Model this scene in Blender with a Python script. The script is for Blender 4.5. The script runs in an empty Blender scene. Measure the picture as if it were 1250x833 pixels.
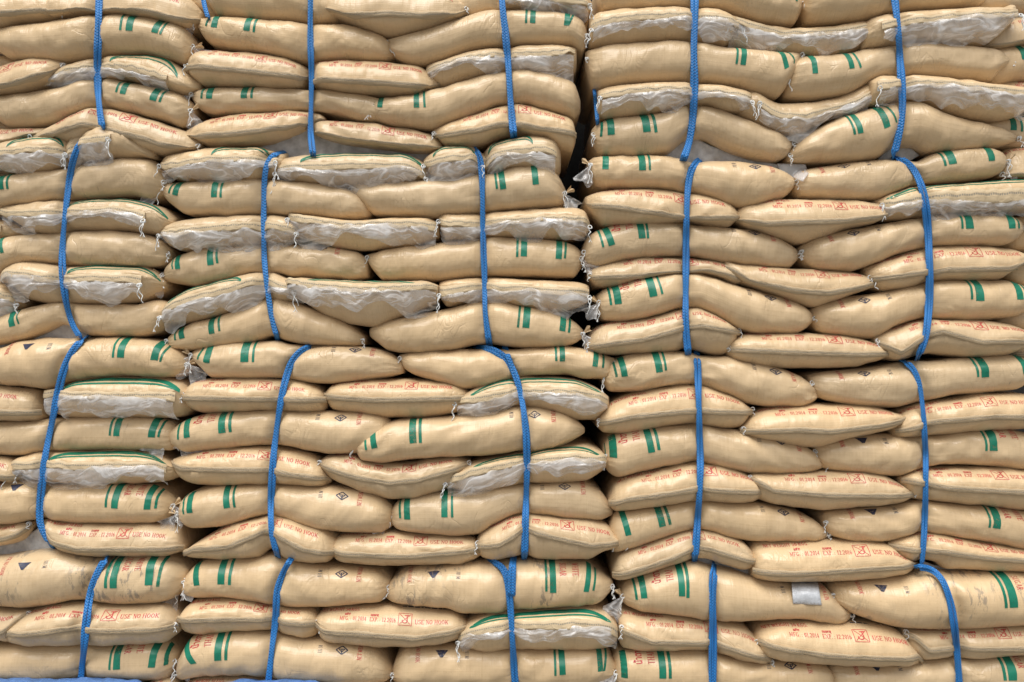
import bpy, math, random
import numpy as np
from mathutils import Vector
from mathutils.bvhtree import BVHTree

# ------------------------------------------------------------------ camera, world, light
SC = bpy.context.scene
COL = SC.collection
D, ZC, PX = 4.3, 1.80, 250.0            # camera distance, height, scale of the stack face (px per metre)
cam_d = bpy.data.cameras.new('camera'); cam = bpy.data.objects.new('camera', cam_d); COL.objects.link(cam)
cam.location = (0, -D, ZC); cam.rotation_euler = (math.radians(90), 0, 0)
cam_d.sensor_width = 36; cam_d.lens = 36*D/5.0; cam_d.clip_end = 500; cam_d.clip_start = .05
SC.camera = cam

SUN_EL, SUN_AZ = math.radians(65), math.radians(194)   # azimuth clockwise from +Y
w = bpy.data.worlds.new('World'); SC.world = w; w.use_nodes = True
nt = w.node_tree; nt.nodes.clear()
sky = nt.nodes.new('ShaderNodeTexSky'); sky.sky_type = 'NISHITA'; sky.sun_disc = False
sky.sun_elevation = SUN_EL; sky.sun_rotation = SUN_AZ; sky.dust_density = 3; sky.air_density = 1.0
hs = nt.nodes.new('ShaderNodeHueSaturation'); hs.inputs['Saturation'].default_value = .25
bg = nt.nodes.new('ShaderNodeBackground'); bg.inputs[1].default_value = .095
wo = nt.nodes.new('ShaderNodeOutputWorld')
nt.links.new(sky.outputs[0], hs.inputs['Color']); nt.links.new(hs.outputs[0], bg.inputs[0]); nt.links.new(bg.outputs[0], wo.inputs[0])
sl = bpy.data.lights.new('sun', 'SUN'); sl.energy = 3.3; sl.angle = math.radians(45); sl.color = (1, .975, .935)
so = bpy.data.objects.new('sun', sl); COL.objects.link(so)
dirv = Vector((math.sin(SUN_AZ)*math.cos(SUN_EL), math.cos(SUN_AZ)*math.cos(SUN_EL), math.sin(SUN_EL)))
so.rotation_euler = dirv.to_track_quat('Z', 'Y').to_euler(); so.location = dirv*20
SC.view_settings.view_transform = 'Standard'; SC.view_settings.look = 'None'
SC.view_settings.exposure = 0.08; SC.view_settings.gamma = 1
SC.view_settings.use_curve_mapping = False

# ------------------------------------------------------------------ helpers
def P(px, py, y=0.0):
    """photo pixel -> world point at depth y (y<0 is towards the viewer)"""
    k = (D+y)/D
    return ((px-625)/PX*k, y, ZC+(416.5-py)/PX*k)

def mesh_obj(name, v, f, mat, parent=None, uv=None, smooth=True):
    me = bpy.data.meshes.new(name)
    v = np.asarray(v, dtype=np.float64)
    if isinstance(f, np.ndarray):
        n, k = f.shape
        me.vertices.add(len(v)); me.vertices.foreach_set('co', v.ravel())
        me.loops.add(n*k); me.loops.foreach_set('vertex_index', f.ravel().astype(np.int32))
        me.polygons.add(n); me.polygons.foreach_set('loop_start', np.arange(0, n*k, k, dtype=np.int32))
        me.update(calc_edges=True)
    else:
        me.from_pydata(v.tolist(), [], f)
    if uv is not None:
        li = np.empty(len(me.loops), dtype=np.int32); me.loops.foreach_get('vertex_index', li)
        l = me.uv_layers.new(name='UVMap'); l.data.foreach_set('uv', np.asarray(uv)[li].astype(np.float32).ravel())
    if smooth: me.polygons.foreach_set('use_smooth', np.ones(len(me.polygons), dtype=bool))
    me.materials.append(mat); me.validate()
    o = bpy.data.objects.new(name, me); COL.objects.link(o)
    if parent is not None: o.parent = parent
    return o

def tag(o, label, cat, group=None, kind=None):
    o['label'] = label; o['category'] = cat
    if group: o['group'] = group
    if kind: o['kind'] = kind
    return o

def grid_faces(nu, nv, closed_v=False, off=0):
    """verts indexed i*nv+j"""
    i = np.arange(nu-1)[:, None]; j = np.arange(nv if closed_v else nv-1)[None, :]
    j2 = (j+1) % nv
    return np.stack([i*nv+j, i*nv+j2, (i+1)*nv+j2, (i+1)*nv+j], -1).reshape(-1, 4)+off

def pchip(xs, ys, x):
    xs = np.asarray(xs, float); ys = np.asarray(ys, float); x = np.clip(x, xs[0], xs[-1])
    h = np.diff(xs); d = np.diff(ys)/h
    m = np.zeros(len(xs)); m[0] = d[0]; m[-1] = d[-1]
    for i in range(1, len(xs)-1):
        if d[i-1]*d[i] > 0:
            w1 = 2*h[i]+h[i-1]; w2 = h[i]+2*h[i-1]
            m[i] = (w1+w2)/(w1/d[i-1]+w2/d[i])
    k = np.clip(np.searchsorted(xs, x, side='right')-1, 0, len(h)-1)
    t = (x-xs[k])/h[k]
    return ((2*t**3-3*t**2+1)*ys[k]+(t**3-2*t**2+t)*h[k]*m[k]+(-2*t**3+3*t**2)*ys[k+1]+(t**3-t**2)*h[k]*m[k+1])

class Noise:
    """cheap smooth 2-D noise: random plane waves, warped by each other"""
    def __init__(s, rng, freq, n=9):
        a = np.array([rng.uniform(0, 2*math.pi) for _ in range(n)])
        fr = np.array([freq*rng.uniform(.5, 1.6) for _ in range(n)])*2*math.pi
        s.kx, s.ky = fr*np.cos(a), fr*np.sin(a); s.p = np.array([rng.uniform(0, 6.28) for _ in range(n)]); s.n = n
    def __call__(s, x, y):
        x = np.asarray(x, float); y = np.asarray(y, float); r = 0
        for i in range(s.n):
            q = s.p[i]+1.3*np.sin(.37*(s.kx[i-1]*x+s.ky[i-1]*y)+s.p[i-1])
            r = r+np.sin(s.kx[i]*x+s.ky[i]*y+q)
        return r/math.sqrt(s.n/2)/1.6

# ------------------------------------------------------------------ materials
class MT:
    def __init__(s, name):
        s.m = bpy.data.materials.new(name); s.m.use_nodes = True; s.t = s.m.node_tree
        s.b = s.t.nodes['Principled BSDF']; s.out = s.t.nodes['Material Output']
    def n(s, typ, ins=None, **kw):
        nd = s.t.nodes.new(typ)
        for k, v in kw.items(): setattr(nd, k, v)
        for k, v in (ins or {}).items():
            if isinstance(v, bpy.types.NodeSocket): s.t.links.new(v, nd.inputs[k])
            else: nd.inputs[k].default_value = v
        return nd
    def set(s, k, v):
        if isinstance(v, bpy.types.NodeSocket): s.t.links.new(v, s.b.inputs[k])
        else: s.b.inputs[k].default_value = v
    def math(s, op, a, b=None, c=None):
        ins = {0: a}
        if b is not None: ins[1] = b
        if c is not None: ins[2] = c
        return s.n('ShaderNodeMath', ins, operation=op).outputs[0]
    def ramp(s, fac, a, b, ca=(0, 0, 0, 1), cb=(1, 1, 1, 1)):
        r = s.n('ShaderNodeValToRGB', {0: fac}); e = r.color_ramp.elements
        e[0].position, e[0].color, e[1].position, e[1].color = a, ca, b, cb
        return r.outputs[0]
    def mixc(s, fac, a, b, bt='MIX'):
        x = s.n('ShaderNodeMix', data_type='RGBA', blend_type=bt)
        for k, v in ((0, fac), (6, a), (7, b)):
            if isinstance(v, bpy.types.NodeSocket): s.t.links.new(v, x.inputs[k])
            else: x.inputs[k].default_value = v
        return x.outputs[2]

def weave(M, uv):
    """woven tape grid seen through the lamination: faint squares, two directions"""
    sep = M.n('ShaderNodeSeparateXYZ', {0: uv})
    def lines(c, f, ph):
        a = M.math('MULTIPLY', c, f); a = M.math('ADD', a, ph)
        return M.math('SINE', a)
    nz = M.n('ShaderNodeTexNoise', {'Vector': uv, 'Scale': 22.0, 'Detail': 2.0})
    ph = M.math('MULTIPLY', nz.outputs[0], 5.0)
    a = lines(sep.outputs[0], 2*math.pi/.0105, ph); b = lines(sep.outputs[1], 2*math.pi/.0105, ph)
    return a, b, sep

def sack_material(name, dirty):
    M = MT(name)
    uv = M.n('ShaderNodeTexCoord').outputs['UV']
    info = M.n('ShaderNodeObjectInfo').outputs['Random']
    a, b, sep = weave(M, uv)
    w_ = M.math('ADD', M.math('MULTIPLY', a, .5), M.math('MULTIPLY', b, .5))
    # stretched streaks of uneven tape tension, both ways
    mp = M.n('ShaderNodeMapping', {'Vector': uv, 'Scale': (90, 3, 1)})
    n1 = M.n('ShaderNodeTexNoise', {'Vector': mp.outputs[0], 'Scale': 1.0, 'Detail': 3.0})
    mp2 = M.n('ShaderNodeMapping', {'Vector': uv, 'Scale': (3, 90, 1)})
    n2 = M.n('ShaderNodeTexNoise', {'Vector': mp2.outputs[0], 'Scale': 1.0, 'Detail': 3.0})
    st = M.math('ADD', n1.outputs[0], n2.outputs[0])
    base = M.mixc(M.ramp(st, .75, 1.25), (.625, .455, .265, 1), (.67, .495, .295, 1))
    hv = M.mixc(info, (.94, .95, .97, 1), (1.04, 1.02, .99, 1))
    base = M.mixc(1.0, base, hv, 'MULTIPLY')
    # dust and scuffs
    d1 = M.n('ShaderNodeTexNoise', {'Vector': uv, 'Scale': 4.5, 'Detail': 6.0, 'Roughness': .65})
    base = M.mixc(M.math('MULTIPLY', M.ramp(d1.outputs[0], .52, .78), .28), base, (.40, .31, .21, 1))
    mp3 = M.n('ShaderNodeMapping', {'Vector': uv, 'Scale': (30, 9, 1), 'Rotation': (0, 0, .5)})
    d2 = M.n('ShaderNodeTexNoise', {'Vector': mp3.outputs[0], 'Scale': 1.0, 'Detail': 5.0, 'Roughness': .7})
    d3 = M.n('ShaderNodeTexNoise', {'Vector': uv, 'Scale': 3.0, 'Detail': 1.0})
    th = .66 if not dirty else .53
    sc = M.math('MULTIPLY', M.ramp(d2.outputs[0], th, th+.05), M.ramp(d3.outputs[0], .5, .62))
    base = M.mixc(M.math('MULTIPLY', sc, .6 if dirty else .4), base, (.14, .13, .125, 1))
    M.set('Base Color', base)
    M.set('Roughness', M.math('ADD', M.math('MULTIPLY', d1.outputs[0], .24), .19))
    M.set('Specular IOR Level', .42)
    M.set('Sheen Weight', .05)
    # relief: weave, streaks, soft creases of the film
    c1 = M.n('ShaderNodeTexNoise', {'Vector': uv, 'Scale': 26.0, 'Detail': 4.0, 'Distortion': 1.2})
    c2m = M.n('ShaderNodeMapping', {'Vector': uv, 'Scale': (34, 8, 1)})
    c2 = M.n('ShaderNodeTexNoise', {'Vector': c2m.outputs[0], 'Scale': 1.0, 'Detail': 3.0, 'Distortion': .8})
    hgt = M.math('ADD', M.math('MULTIPLY', w_, .00016), M.math('MULTIPLY', st, .0007))
    hgt = M.math('ADD', hgt, M.math('MULTIPLY', c1.outputs[0], .0009))
    hgt = M.math('ADD', hgt, M.math('MULTIPLY', c2.outputs[0], .0024))
    cm = M.n('ShaderNodeMapping', {'Vector': uv, 'Scale': (13, 6, 1), 'Rotation': (0, 0, .35)})
    c3 = M.n('ShaderNodeTexNoise', {'Vector': cm.outputs[0], 'Scale': 1.0, 'Detail': 2.0, 'Distortion': 1.0})
    ridge = M.ramp(M.math('ABSOLUTE', M.math('SUBTRACT', c3.outputs[0], .5)), 0, .045, (1, 1, 1, 1), (0, 0, 0, 1))
    c4 = M.n('ShaderNodeTexNoise', {'Vector': uv, 'Scale': 5.0, 'Detail': 1.0})
    msk = M.ramp(c4.outputs[0], .50, .62)
    hgt = M.math('ADD', hgt, M.math('MULTIPLY', M.math('MULTIPLY', ridge, msk), .0016))
    bp = M.n('ShaderNodeBump', {'Strength': .8, 'Distance': 1.0, 'Height': hgt})
    M.set('Normal', bp.outputs[0])
    return M.m

def ink_material(name, col, thin=.45, lo=.45, hi=1.0):
    M = MT(name); g = M.n('ShaderNodeTexCoord').outputs['Object']
    n = M.n('ShaderNodeTexNoise', {'Vector': g, 'Scale': 130.0, 'Detail': 3.0})
    n2 = M.n('ShaderNodeTexNoise', {'Vector': g, 'Scale': 14.0, 'Detail': 3.0})
    M.set('Base Color', M.mixc(M.ramp(n2.outputs[0], .3, .7), (*col, 1), (*[min(1, c*1.35+.008) for c in col], 1)))
    M.set('Roughness', .42); M.set('Specular IOR Level', .4)
    if thin:
        n3 = M.n('ShaderNodeTexNoise', {'Vector': g, 'Scale': 7.0, 'Detail': 4.0})
        rnd = M.n('ShaderNodeObjectInfo').outputs['Random']
        k = M.math('ADD', M.math('MULTIPLY', n.outputs[0], .55), M.math('MULTIPLY', n3.outputs[0], .45))
        k = M.math('ADD', k, M.math('MULTIPLY', M.math('SUBTRACT', rnd, .5), .05))
        al = M.ramp(k, thin-.06, thin+.05, (lo, lo, lo, 1), (hi, hi, hi, 1))
        M.set('Alpha', al)
    return M.m

def paper_material(name, col, stitch):
    M = MT(name); uv = M.n('ShaderNodeTexCoord').outputs['UV']
    sep = M.n('ShaderNodeSeparateXYZ', {0: uv})
    n = M.n('ShaderNodeTexNoise', {'Vector': uv, 'Scale': 9.0, 'Detail': 6.0, 'Roughness': .6})
    base = M.mixc(M.ramp(n.outputs[0], .3, .7), (*[c*.82 for c in col], 1), (*col, 1))
    if stitch:
        # chain-stitch line: dashes running along the flap
        d = M.math('ABSOLUTE', M.math('SUBTRACT', sep.outputs[1], stitch))
        line = M.math('LESS_THAN', d, .07)
        dash = M.math('GREATER_THAN', M.math('FRACT', M.math('MULTIPLY', sep.outputs[0], 95.0)), .28)
        base = M.mixc(M.math('MULTIPLY', M.math('MULTIPLY', line, dash), .75), base, (.23, .21, .18, 1))
    M.set('Base Color', base); M.set('Roughness', .6); M.set('Specular IOR Level', .3)
    mp = M.n('ShaderNodeMapping', {'Vector': uv, 'Scale': (30, 2, 1)})
    c = M.n('ShaderNodeTexNoise', {'Vector': mp.outputs[0], 'Scale': 1.0, 'Detail': 4.0, 'Distortion': 1.0})
    bp = M.n('ShaderNodeBump', {'Strength': .9, 'Distance': 1.0, 'Height': M.math('MULTIPLY', c.outputs[0], .005)})
    M.set('Normal', bp.outputs[0])
    return M.m

def liner_material():
    M = MT('clear_film'); g = M.n('ShaderNodeTexCoord').outputs['UV']
    mp = M.n('ShaderNodeMapping', {'Vector': g, 'Scale': (6, 17, 1), 'Rotation': (0, 0, .25)})
    n = M.n('ShaderNodeTexNoise', {'Vector': mp.outputs[0], 'Scale': 1.0, 'Detail': 3.0, 'Distortion': .9})
    v = M.n('ShaderNodeTexVoronoi', {'Vector': mp.outputs[0], 'Scale': 1.4}, feature='DISTANCE_TO_EDGE')
    M.set('Base Color', (.97, .97, .97, 1)); M.set('Roughness', .16); M.set('Specular IOR Level', 1.0)
    rg = M.math('ABSOLUTE', M.math('SUBTRACT', n.outputs[0], .5))          # crease lines show white in thin film
    n5 = M.n('ShaderNodeTexNoise', {'Vector': g, 'Scale': 7.0, 'Detail': 3.0})
    hz = M.ramp(n5.outputs[0], .35, .65, (.12, .12, .12, 1), (.50, .50, .50, 1))
    fac = M.math('ADD', hz, M.ramp(rg, 0, .07, (.42, .42, .42, 1), (0, 0, 0, 1)))
    tr = M.n('ShaderNodeBsdfTransparent', {0: (.97, .97, .98, 1)})
    tl = M.n('ShaderNodeBsdfTranslucent', {0: (.8, .8, .82, 1)})
    h = M.math('ADD', M.math('MULTIPLY', n.outputs[0], .005), M.math('MULTIPLY', v.outputs[0], -.0015))
    bp = M.n('ShaderNodeBump', {'Strength': 1.0, 'Distance': 1.0, 'Height': h})
    M.set('Normal', bp.outputs[0])
    mix0 = M.n('ShaderNodeMixShader', {0: .35, 1: M.b.outputs[0], 2: tl.outputs[0]})
    mix = M.n('ShaderNodeMixShader', {0: fac, 1: tr.outputs[0], 2: mix0.outputs[0]})
    M.t.links.new(mix.outputs[0], M.out.inputs[0])
    return M.m

def rope_material():
    M = MT('blue_braid'); uv = M.n('ShaderNodeTexCoord').outputs['UV']
    sep = M.n('ShaderNodeSeparateXYZ', {0: uv})
    u = M.math('MULTIPLY', sep.outputs[0], 2*math.pi/.014); v = M.math('MULTIPLY', sep.outputs[1], 2*math.pi*1.5)
    a = M.math('SINE', M.math('ADD', u, v)); b = M.math('SINE', M.math('SUBTRACT', u, v))
    h = M.math('MAXIMUM', a, b)
    n = M.n('ShaderNodeTexNoise', {'Vector': uv, 'Scale': 40.0, 'Detail': 3.0})
    base = M.mixc(M.ramp(h, .1, .95), (.009, .105, .36, 1), (.022, .25, .68, 1))
    base = M.mixc(M.math('MULTIPLY', M.ramp(n.outputs[0], .45, .75), .35), base, (.08, .30, .52, 1))
    ng_ = M.n('ShaderNodeTexNoise', {'Vector': uv, 'Scale': 6.0, 'Detail': 5.0})
    base = M.mixc(M.math('MULTIPLY', M.ramp(ng_.outputs[0], .5, .72), .5), base, (.05, .085, .15, 1))
    M.set('Base Color', base); M.set('Roughness', .42); M.set('Specular IOR Level', .5)
    bp = M.n('ShaderNodeBump', {'Strength': 1.0, 'Distance': 1.0, 'Height': M.math('MULTIPLY', h, .0012)})
    M.set('Normal', bp.outputs[0])
    return M.m

def plain(name, col, rough=.7, ns=30.0, amt=.25, bump=.002, fine=0):
    M = MT(name); g = M.n('ShaderNodeTexCoord').outputs['Object']
    n = M.n('ShaderNodeTexNoise', {'Vector': g, 'Scale': ns, 'Detail': 6.0, 'Roughness': .6})
    M.set('Base Color', M.mixc(M.ramp(n.outputs[0], .3, .7), (*[c*(1-amt) for c in col], 1), (*[min(1, c*(1+amt*.5)) for c in col], 1)))
    M.set('Roughness', rough)
    h = M.math('MULTIPLY', n.outputs[0], bump)
    if fine:
        wv = M.n('ShaderNodeTexWave', {'Vector': g, 'Scale': fine, 'Distortion': .3}); h = M.math('ADD', h, M.math('MULTIPLY', wv.outputs['Fac'], .0012))
    bp = M.n('ShaderNodeBump', {'Strength': .8, 'Distance': 1.0, 'Height': h}); M.set('Normal', bp.outputs[0])
    return M.m

MAT = dict(
    sack=sack_material('laminated_woven_sack', False), dirty=sack_material('scuffed_woven_sack', True),
    green=ink_material('green_ink', (.003, .145, .085), .42, .6), red=ink_material('red_ink', (.47, .035, .045), .44, .42, .88), black=ink_material('dark_blue_ink', (.022, .028, .062), .43, .4, .9),
    seam=paper_material('brown_seam_tape', (.49, .375, .235), .45), paper=paper_material('cream_paper_flap', (.64, .50, .315), .36),
    film=liner_material(), twine=plain('white_twine', (.80, .81, .80), .7, 400, .25, .001),
    rope=rope_material(), cloth=plain('grey_sling_cloth', (.58, .57, .56), .6, 25, .3, .004, 60),
    tape=plain('silver_tape', (.62, .64, .67), .35, 60, .2, .003), tarp=plain('blue_tarpaulin', (.11, .23, .52), .5, 30, .3, .006, 90),
    concrete=plain('concrete', (.22, .215, .20), .85, 6, .25, .004), wall=plain('light_block_dark', (.025, .024, .023), .9, 8, .3, .004))  # added wall is near-black: the gap's shade is put into its colour

# ------------------------------------------------------------------ sling strap paths (photo px; bundle -> list)
ROPES = [  # name of stack, bundle, points, width px, strands
    ('A', 1, [(121, -8), (120, 40), (119, 80), (119, 110), (122, 140), (126, 158)], 9, 2),
    ('B', 1, [(379, -8), (379, 40), (380, 90), (380, 130), (379, 160), (382, 191)], 7, 2),
    ('B', 1, [(612, -8), (617, 40), (621, 90), (624, 130), (627, 166)], 8, 2),
    ('B', 1, [(247, -8), (250, 10), (256, 26)], 5, 1),
    ('C', 1, [(726, 106), (727, 130), (729, 152)], 4, 1),
    ('C', 1, [(848, -8), (847, 50), (848, 100), (846, 140), (842, 175), (834, 196)], 9, 2),
    ('C', 1, [(1091, -8), (1097, 40), (1100, 90), (1102, 130), (1098, 165), (1091, 190)], 9, 2),
    ('A', 2, [(100, 170), (92, 185), (87, 205), (81, 245), (77, 290), (76, 330), (80, 370), (88, 398), (99, 413)], 8, 2),
    ('B', 2, [(344, 186), (332, 187), (325, 200), (322, 230), (321, 270), (323, 310), (326, 350), (330, 385), (338, 412)], 6, 1),
    ('B', 2, [(578, 180), (586, 187), (588, 210), (589, 250), (590, 290), (591, 330), (592, 380), (597, 418)], 7, 2),
    ('C', 2, [(852, 197), (843, 203), (839, 230), (838, 280), (837, 330), (837, 380), (838, 415), (840, 432)], 8, 2),
    ('C', 2, [(1092, 192), (1108, 196), (1121, 215), (1128, 240), (1133, 280), (1135, 330), (1134, 380), (1130, 415), (1120, 436)], 10, 3),
    ('A', 3, [(104, 413), (92, 420), (78, 450), (66, 500), (55, 560), (49, 610), (47, 640), (62, 665)], 9, 2),
    ('B', 3, [(382, 422), (366, 426), (354, 445), (344, 480), (338, 520), (333, 570), (330, 620), (331, 650), (338, 676)], 8, 2),
    ('B', 3, [(584, 424), (600, 425), (620, 438), (630, 460), (638, 490), (643, 530), (643, 580), (642, 630), (640, 678)], 8, 2),
    ('B', 3, [(617, 426), (623, 440), (631, 465)], 6, 1),
    ('C', 3, [(851, 433), (852, 470), (854, 520), (855, 570), (853, 620), (850, 660), (848, 682)], 8, 2),
    ('C', 3, [(1101, 440), (1114, 446), (1123, 470), (1128, 510), (1130, 560), (1130, 610), (1128, 650), (1125, 692)], 7, 2),
    ('A', 4, [(132, 679), (122, 690), (112, 716), (107, 745), (103, 780), (99, 830)], 9, 2),
    ('B', 4, [(357, 680), (347, 694), (338, 720), (337, 750), (332, 790), (328, 834)], 8, 2),
    ('B', 4, [(596, 684), (612, 688), (620, 702), (622, 730), (624, 760), (627, 800), (629, 838)], 8, 2),
    ('B', 4, [(627, 682), (625, 700), (624, 730)], 9, 2),
    ('C', 4, [(872, 692), (870, 720), (870, 760), (870, 800), (870, 838)], 10, 3),
    ('C', 4, [(1114, 692), (1138, 693), (1152, 708), (1160, 735), (1165, 765), (1169, 800), (1171, 838)], 9, 3),
]
YR = -.07
def rope_x(col, b, z, xw):
    """nearest strap's world x at height z (or None)"""
    best = None
    for c, bb, pts, wd, ns in ROPES:
        if c != col or bb != b or len(pts) < 4: continue
        q = [P(px, py, YR) for px, py in pts if True]
        zs = np.array([p[2] for p in q])[::-1]; xs = np.array([p[0] for p in q])[::-1]
        zs = np.maximum.accumulate(zs+np.arange(len(zs))*1e-5)
        best_x = np.interp(z, zs, xs)
        d = np.abs(xw-best_x)
        best = d if best is None else np.minimum(best, d)
    return best

# ------------------------------------------------------------------ the sack surface
class Sack:
    def __init__(s, line, idx):
        tk = line.split(); s.id = tk[0]; s.kind = tk[1]; s.col = tk[0][0]; s.b = int(tk[0][1]); s.layer = int(tk[0][3])
        kv = dict(t.split('=', 1) for t in tk[2:]); s.kv = kv
        st = np.array([[float(q) for q in p.split(',')] for p in kv['x'].split(';')])
        s.rng = random.Random(idx*7+3)
        s.X = (st[:, 0]-625)/PX
        eps = .7/PX                               # sacks press into one another: let the skins meet
        s.T = ZC+(416.5-st[:, 1])/PX+eps; s.B = ZC+(416.5-st[:, 2])/PX-eps
        s.x0, s.x1 = s.X[0], s.X[-1]; s.W = s.x1-s.x0
        s.Hm = float(np.max(s.T-s.B)); s.o = -float(kv.get('o', 0))+(s.rng.uniform(-.010, .012) if kv.get('p') != '0' else 0)
        s.Rm = {'L': .60*s.Hm, 'B': .58*s.Hm+.03, 'M': .56*s.Hm+.03}[s.kind]
        s.q = None
        if 'q' in kv:
            q = np.array([[float(a) for a in p.split(',')] for p in kv['q'].split(';')])
            s.q = ((q[:, 0]-625)/PX, ZC+(416.5-q[:, 1])/PX)
        s.n1 = Noise(s.rng, 7, 7); s.n2 = Noise(s.rng, 24, 9); s.n3 = Noise(s.rng, 50, 7)
        s.ph = s.rng.uniform(0, 6.28); s.e = .86 if s.kind == 'L' else .95
        s.tipfree = [st[0, 0] > -20, st[-1, 0] < 1270]
    def tb(s, x):
        return pchip(s.X, s.T, x), pchip(s.X, s.B, x)
    def frame(s, x):
        T, B = s.tb(x); H = np.maximum(T-B, .004)
        if s.kind == 'L': zs = (T+B)/2
        else:
            zs = np.interp(x, *s.q) if s.q is not None else B+H*(.30 if s.kind == 'B' else .74)
            zs = ZC+(zs-ZC)*(D-s.Rm)/D          # the seam stands proud of the contact plane
            zs = np.clip(zs, B+.10*H, T-.12*H)
        if s.q is not None and s.kind == 'M': zs = np.minimum(zs, T-.16*H)
        hu = T-zs; hl = zs-B
        k = np.clip(H/s.Hm, 0, 1)
        # ends: the filled body rounds off within a hand's width of each tip
        d0 = np.clip((x-s.x0)/.09, 0, 1) if s.tipfree[0] else 1.; d1 = np.clip((s.x1-x)/.09, 0, 1) if s.tipfree[1] else 1.
        ed = np.sqrt(np.clip(1-(1-d0)**2, 0, 1))*np.sqrt(np.clip(1-(1-d1)**2, 0, 1))
        R = s.Rm*(k**(.55 if s.kind == 'L' else .4))*((.35+.65*ed) if s.kind == 'L' else (.6+.4*ed))
        return T, B, zs, hu, hl, R, H
    def surf(s, x, ph, off=0.0, disp=True):
        """x world, ph radians (90 top contact .. 0 front .. -90 bottom contact)"""
        x = np.asarray(x, float); ph = np.asarray(ph, float)
        T, B, zs, hu, hl, R, H = s.frame(x)
        sn = np.sin(ph); cs = np.maximum(np.cos(ph), 0)
        h = np.where(sn >= 0, hu, hl)
        z = zs+h*np.sign(sn)*np.abs(sn)**s.e
        if s.kind == 'L': yy = cs**.92
        else: yy = np.where(sn >= 0, cs**1.0, .22+.78*cs**1.0 if s.kind == 'M' else .12+.88*cs**1.1) if False else cs
        y = -R*yy
        nx = cs; nz = sn
        d = off
        if disp:
            a = ph*.08
            kk = np.clip(H/.09, .15, 1)
            d = d+kk*(.0040*s.n1(x, a*1.3)+.0009*s.n2(x*1.3, a)+.00055*s.n3(x, a))
            for ok, xt in ((s.tipfree[0], s.x0), (s.tipfree[1], s.x1)):
                if not ok: continue
                dt = np.abs(x-xt)
                d = d+.0042*np.exp(-dt/.055)*np.sin(a*2*math.pi/.021+s.ph+2.2*s.n1(x*2, a))*np.clip(dt/.02, 0, 1)
            dr = rope_x(s.col, s.b, z, x)
            if dr is not None and s.o < .05:
                d = d-.036*np.exp(-(dr/.028)**2)*cs-.012*np.exp(-(dr/.075)**2)*cs
                d = d+.0022*np.exp(-dr/.05)*np.sin(a*2*math.pi/.017+s.ph*2+1.5*s.n1(x, a*3))*np.clip(dr/.02, 0, 1)
            if s.kind != 'L':
                # gathers under the stitched seam
                d = d+.0018*np.exp(-np.abs(ph)/.5)*np.sin(x*2*math.pi/.027+s.ph+2*s.n2(x, a))*kk
        y = y-d*np.maximum(nx, .25 if False else 0)+s.o
        z = z+d*nz*.5*(cs > .05)
        return np.stack([x+0*z, y+0*z, z], -1)
    def phi_of_z(s, x, z):
        T, B, zs, hu, hl, R, H = s.frame(x)
        t = np.where(z >= zs, (z-zs)/hu, (z-zs)/hl)
        t = np.clip(t, -1, 1)
        return np.sign(t)*np.arcsin(np.abs(t)**(1/s.e))
    def slope(s, x):
        T1, B1 = s.tb(x+.02); T0, B0 = s.tb(x-.02)
        return float(((T1+B1)-(T0+B0))/2/.04)

DEPTH = {'L': .80, 'B': .80, 'M': .80}
ALLV, ALLF, OFFS = [], [], 0
def build_body(s):
    global OFFS
    nu = max(16, int(s.W*PX/2.2)); t = np.linspace(0, 1, nu)
    if s.tipfree[0] and s.tipfree[1]: t = t*.8+.2*(.5-.5*np.cos(math.pi*t))
    x = s.x0+t*s.W
    nf = 34
    ph = np.linspace(math.pi/2, -math.pi/2, nf)
    Xg, Pg = np.meshgrid(x, ph, indexing='ij')
    F = s.surf(Xg, Pg)                                     # front sheet
    T, B = s.tb(x); dp = DEPTH[s.kind]
    back = []
    for fy, sh in ((.33, 1.), (.85, .96), (.98, .6)):
        c = (T+B)/2; h = (T-B)/2*sh
        back.append((fy, c-h))
    rows = [np.stack([x, np.full_like(x, dp*fy)+s.o, z], -1) for fy, z in back]
    for fy, sh in ((.98, .6), (.85, .96), (.33, 1.)):
        c = (T+B)/2; h = (T-B)/2*sh
        rows.append(np.stack([x, np.full_like(x, dp*fy)+s.o, c+h], -1))
    V = np.concatenate([F, np.stack(rows, 1)], 1); nv = V.shape[1]
    faces = grid_faces(nu, nv, True)
    V2 = V.reshape(-1, 3)
    seg = np.linalg.norm(np.diff(V, axis=1), axis=2); arc = np.concatenate([np.zeros((nu, 1)), np.cumsum(seg, 1)], 1)
    arc = arc-arc[:, nf//2][:, None]
    ux, uy = s.rng.uniform(0, 30), s.rng.uniform(0, 30)
    uv = np.stack([V[..., 0]+ux, arc+uy], -1).reshape(-1, 2)
    # close both ends with a fan
    c0, c1 = len(V2), len(V2)+1
    V2 = np.concatenate([V2, [V[0].mean(0)], [V[-1].mean(0)]]); uv = np.concatenate([uv, [[ux, uy]], [[ux, uy]]])
    fl = faces[:, ::-1].tolist()
    for j in range(nv):
        j2 = (j+1) % nv
        fl.append([c0, j, j2]); fl.append([c1, (nu-1)*nv+j2, (nu-1)*nv+j])
    o = mesh_obj('sugar_sack', V2, fl, MAT['dirty' if s.kv.get('d') else 'sack'], uv=uv)
    ff = grid_faces(nu, nf)
    ALLV.append(F.reshape(-1, 3)); ALLF.append(ff+OFFS); OFFS += nu*nf
    s.obj = o
    return o

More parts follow.
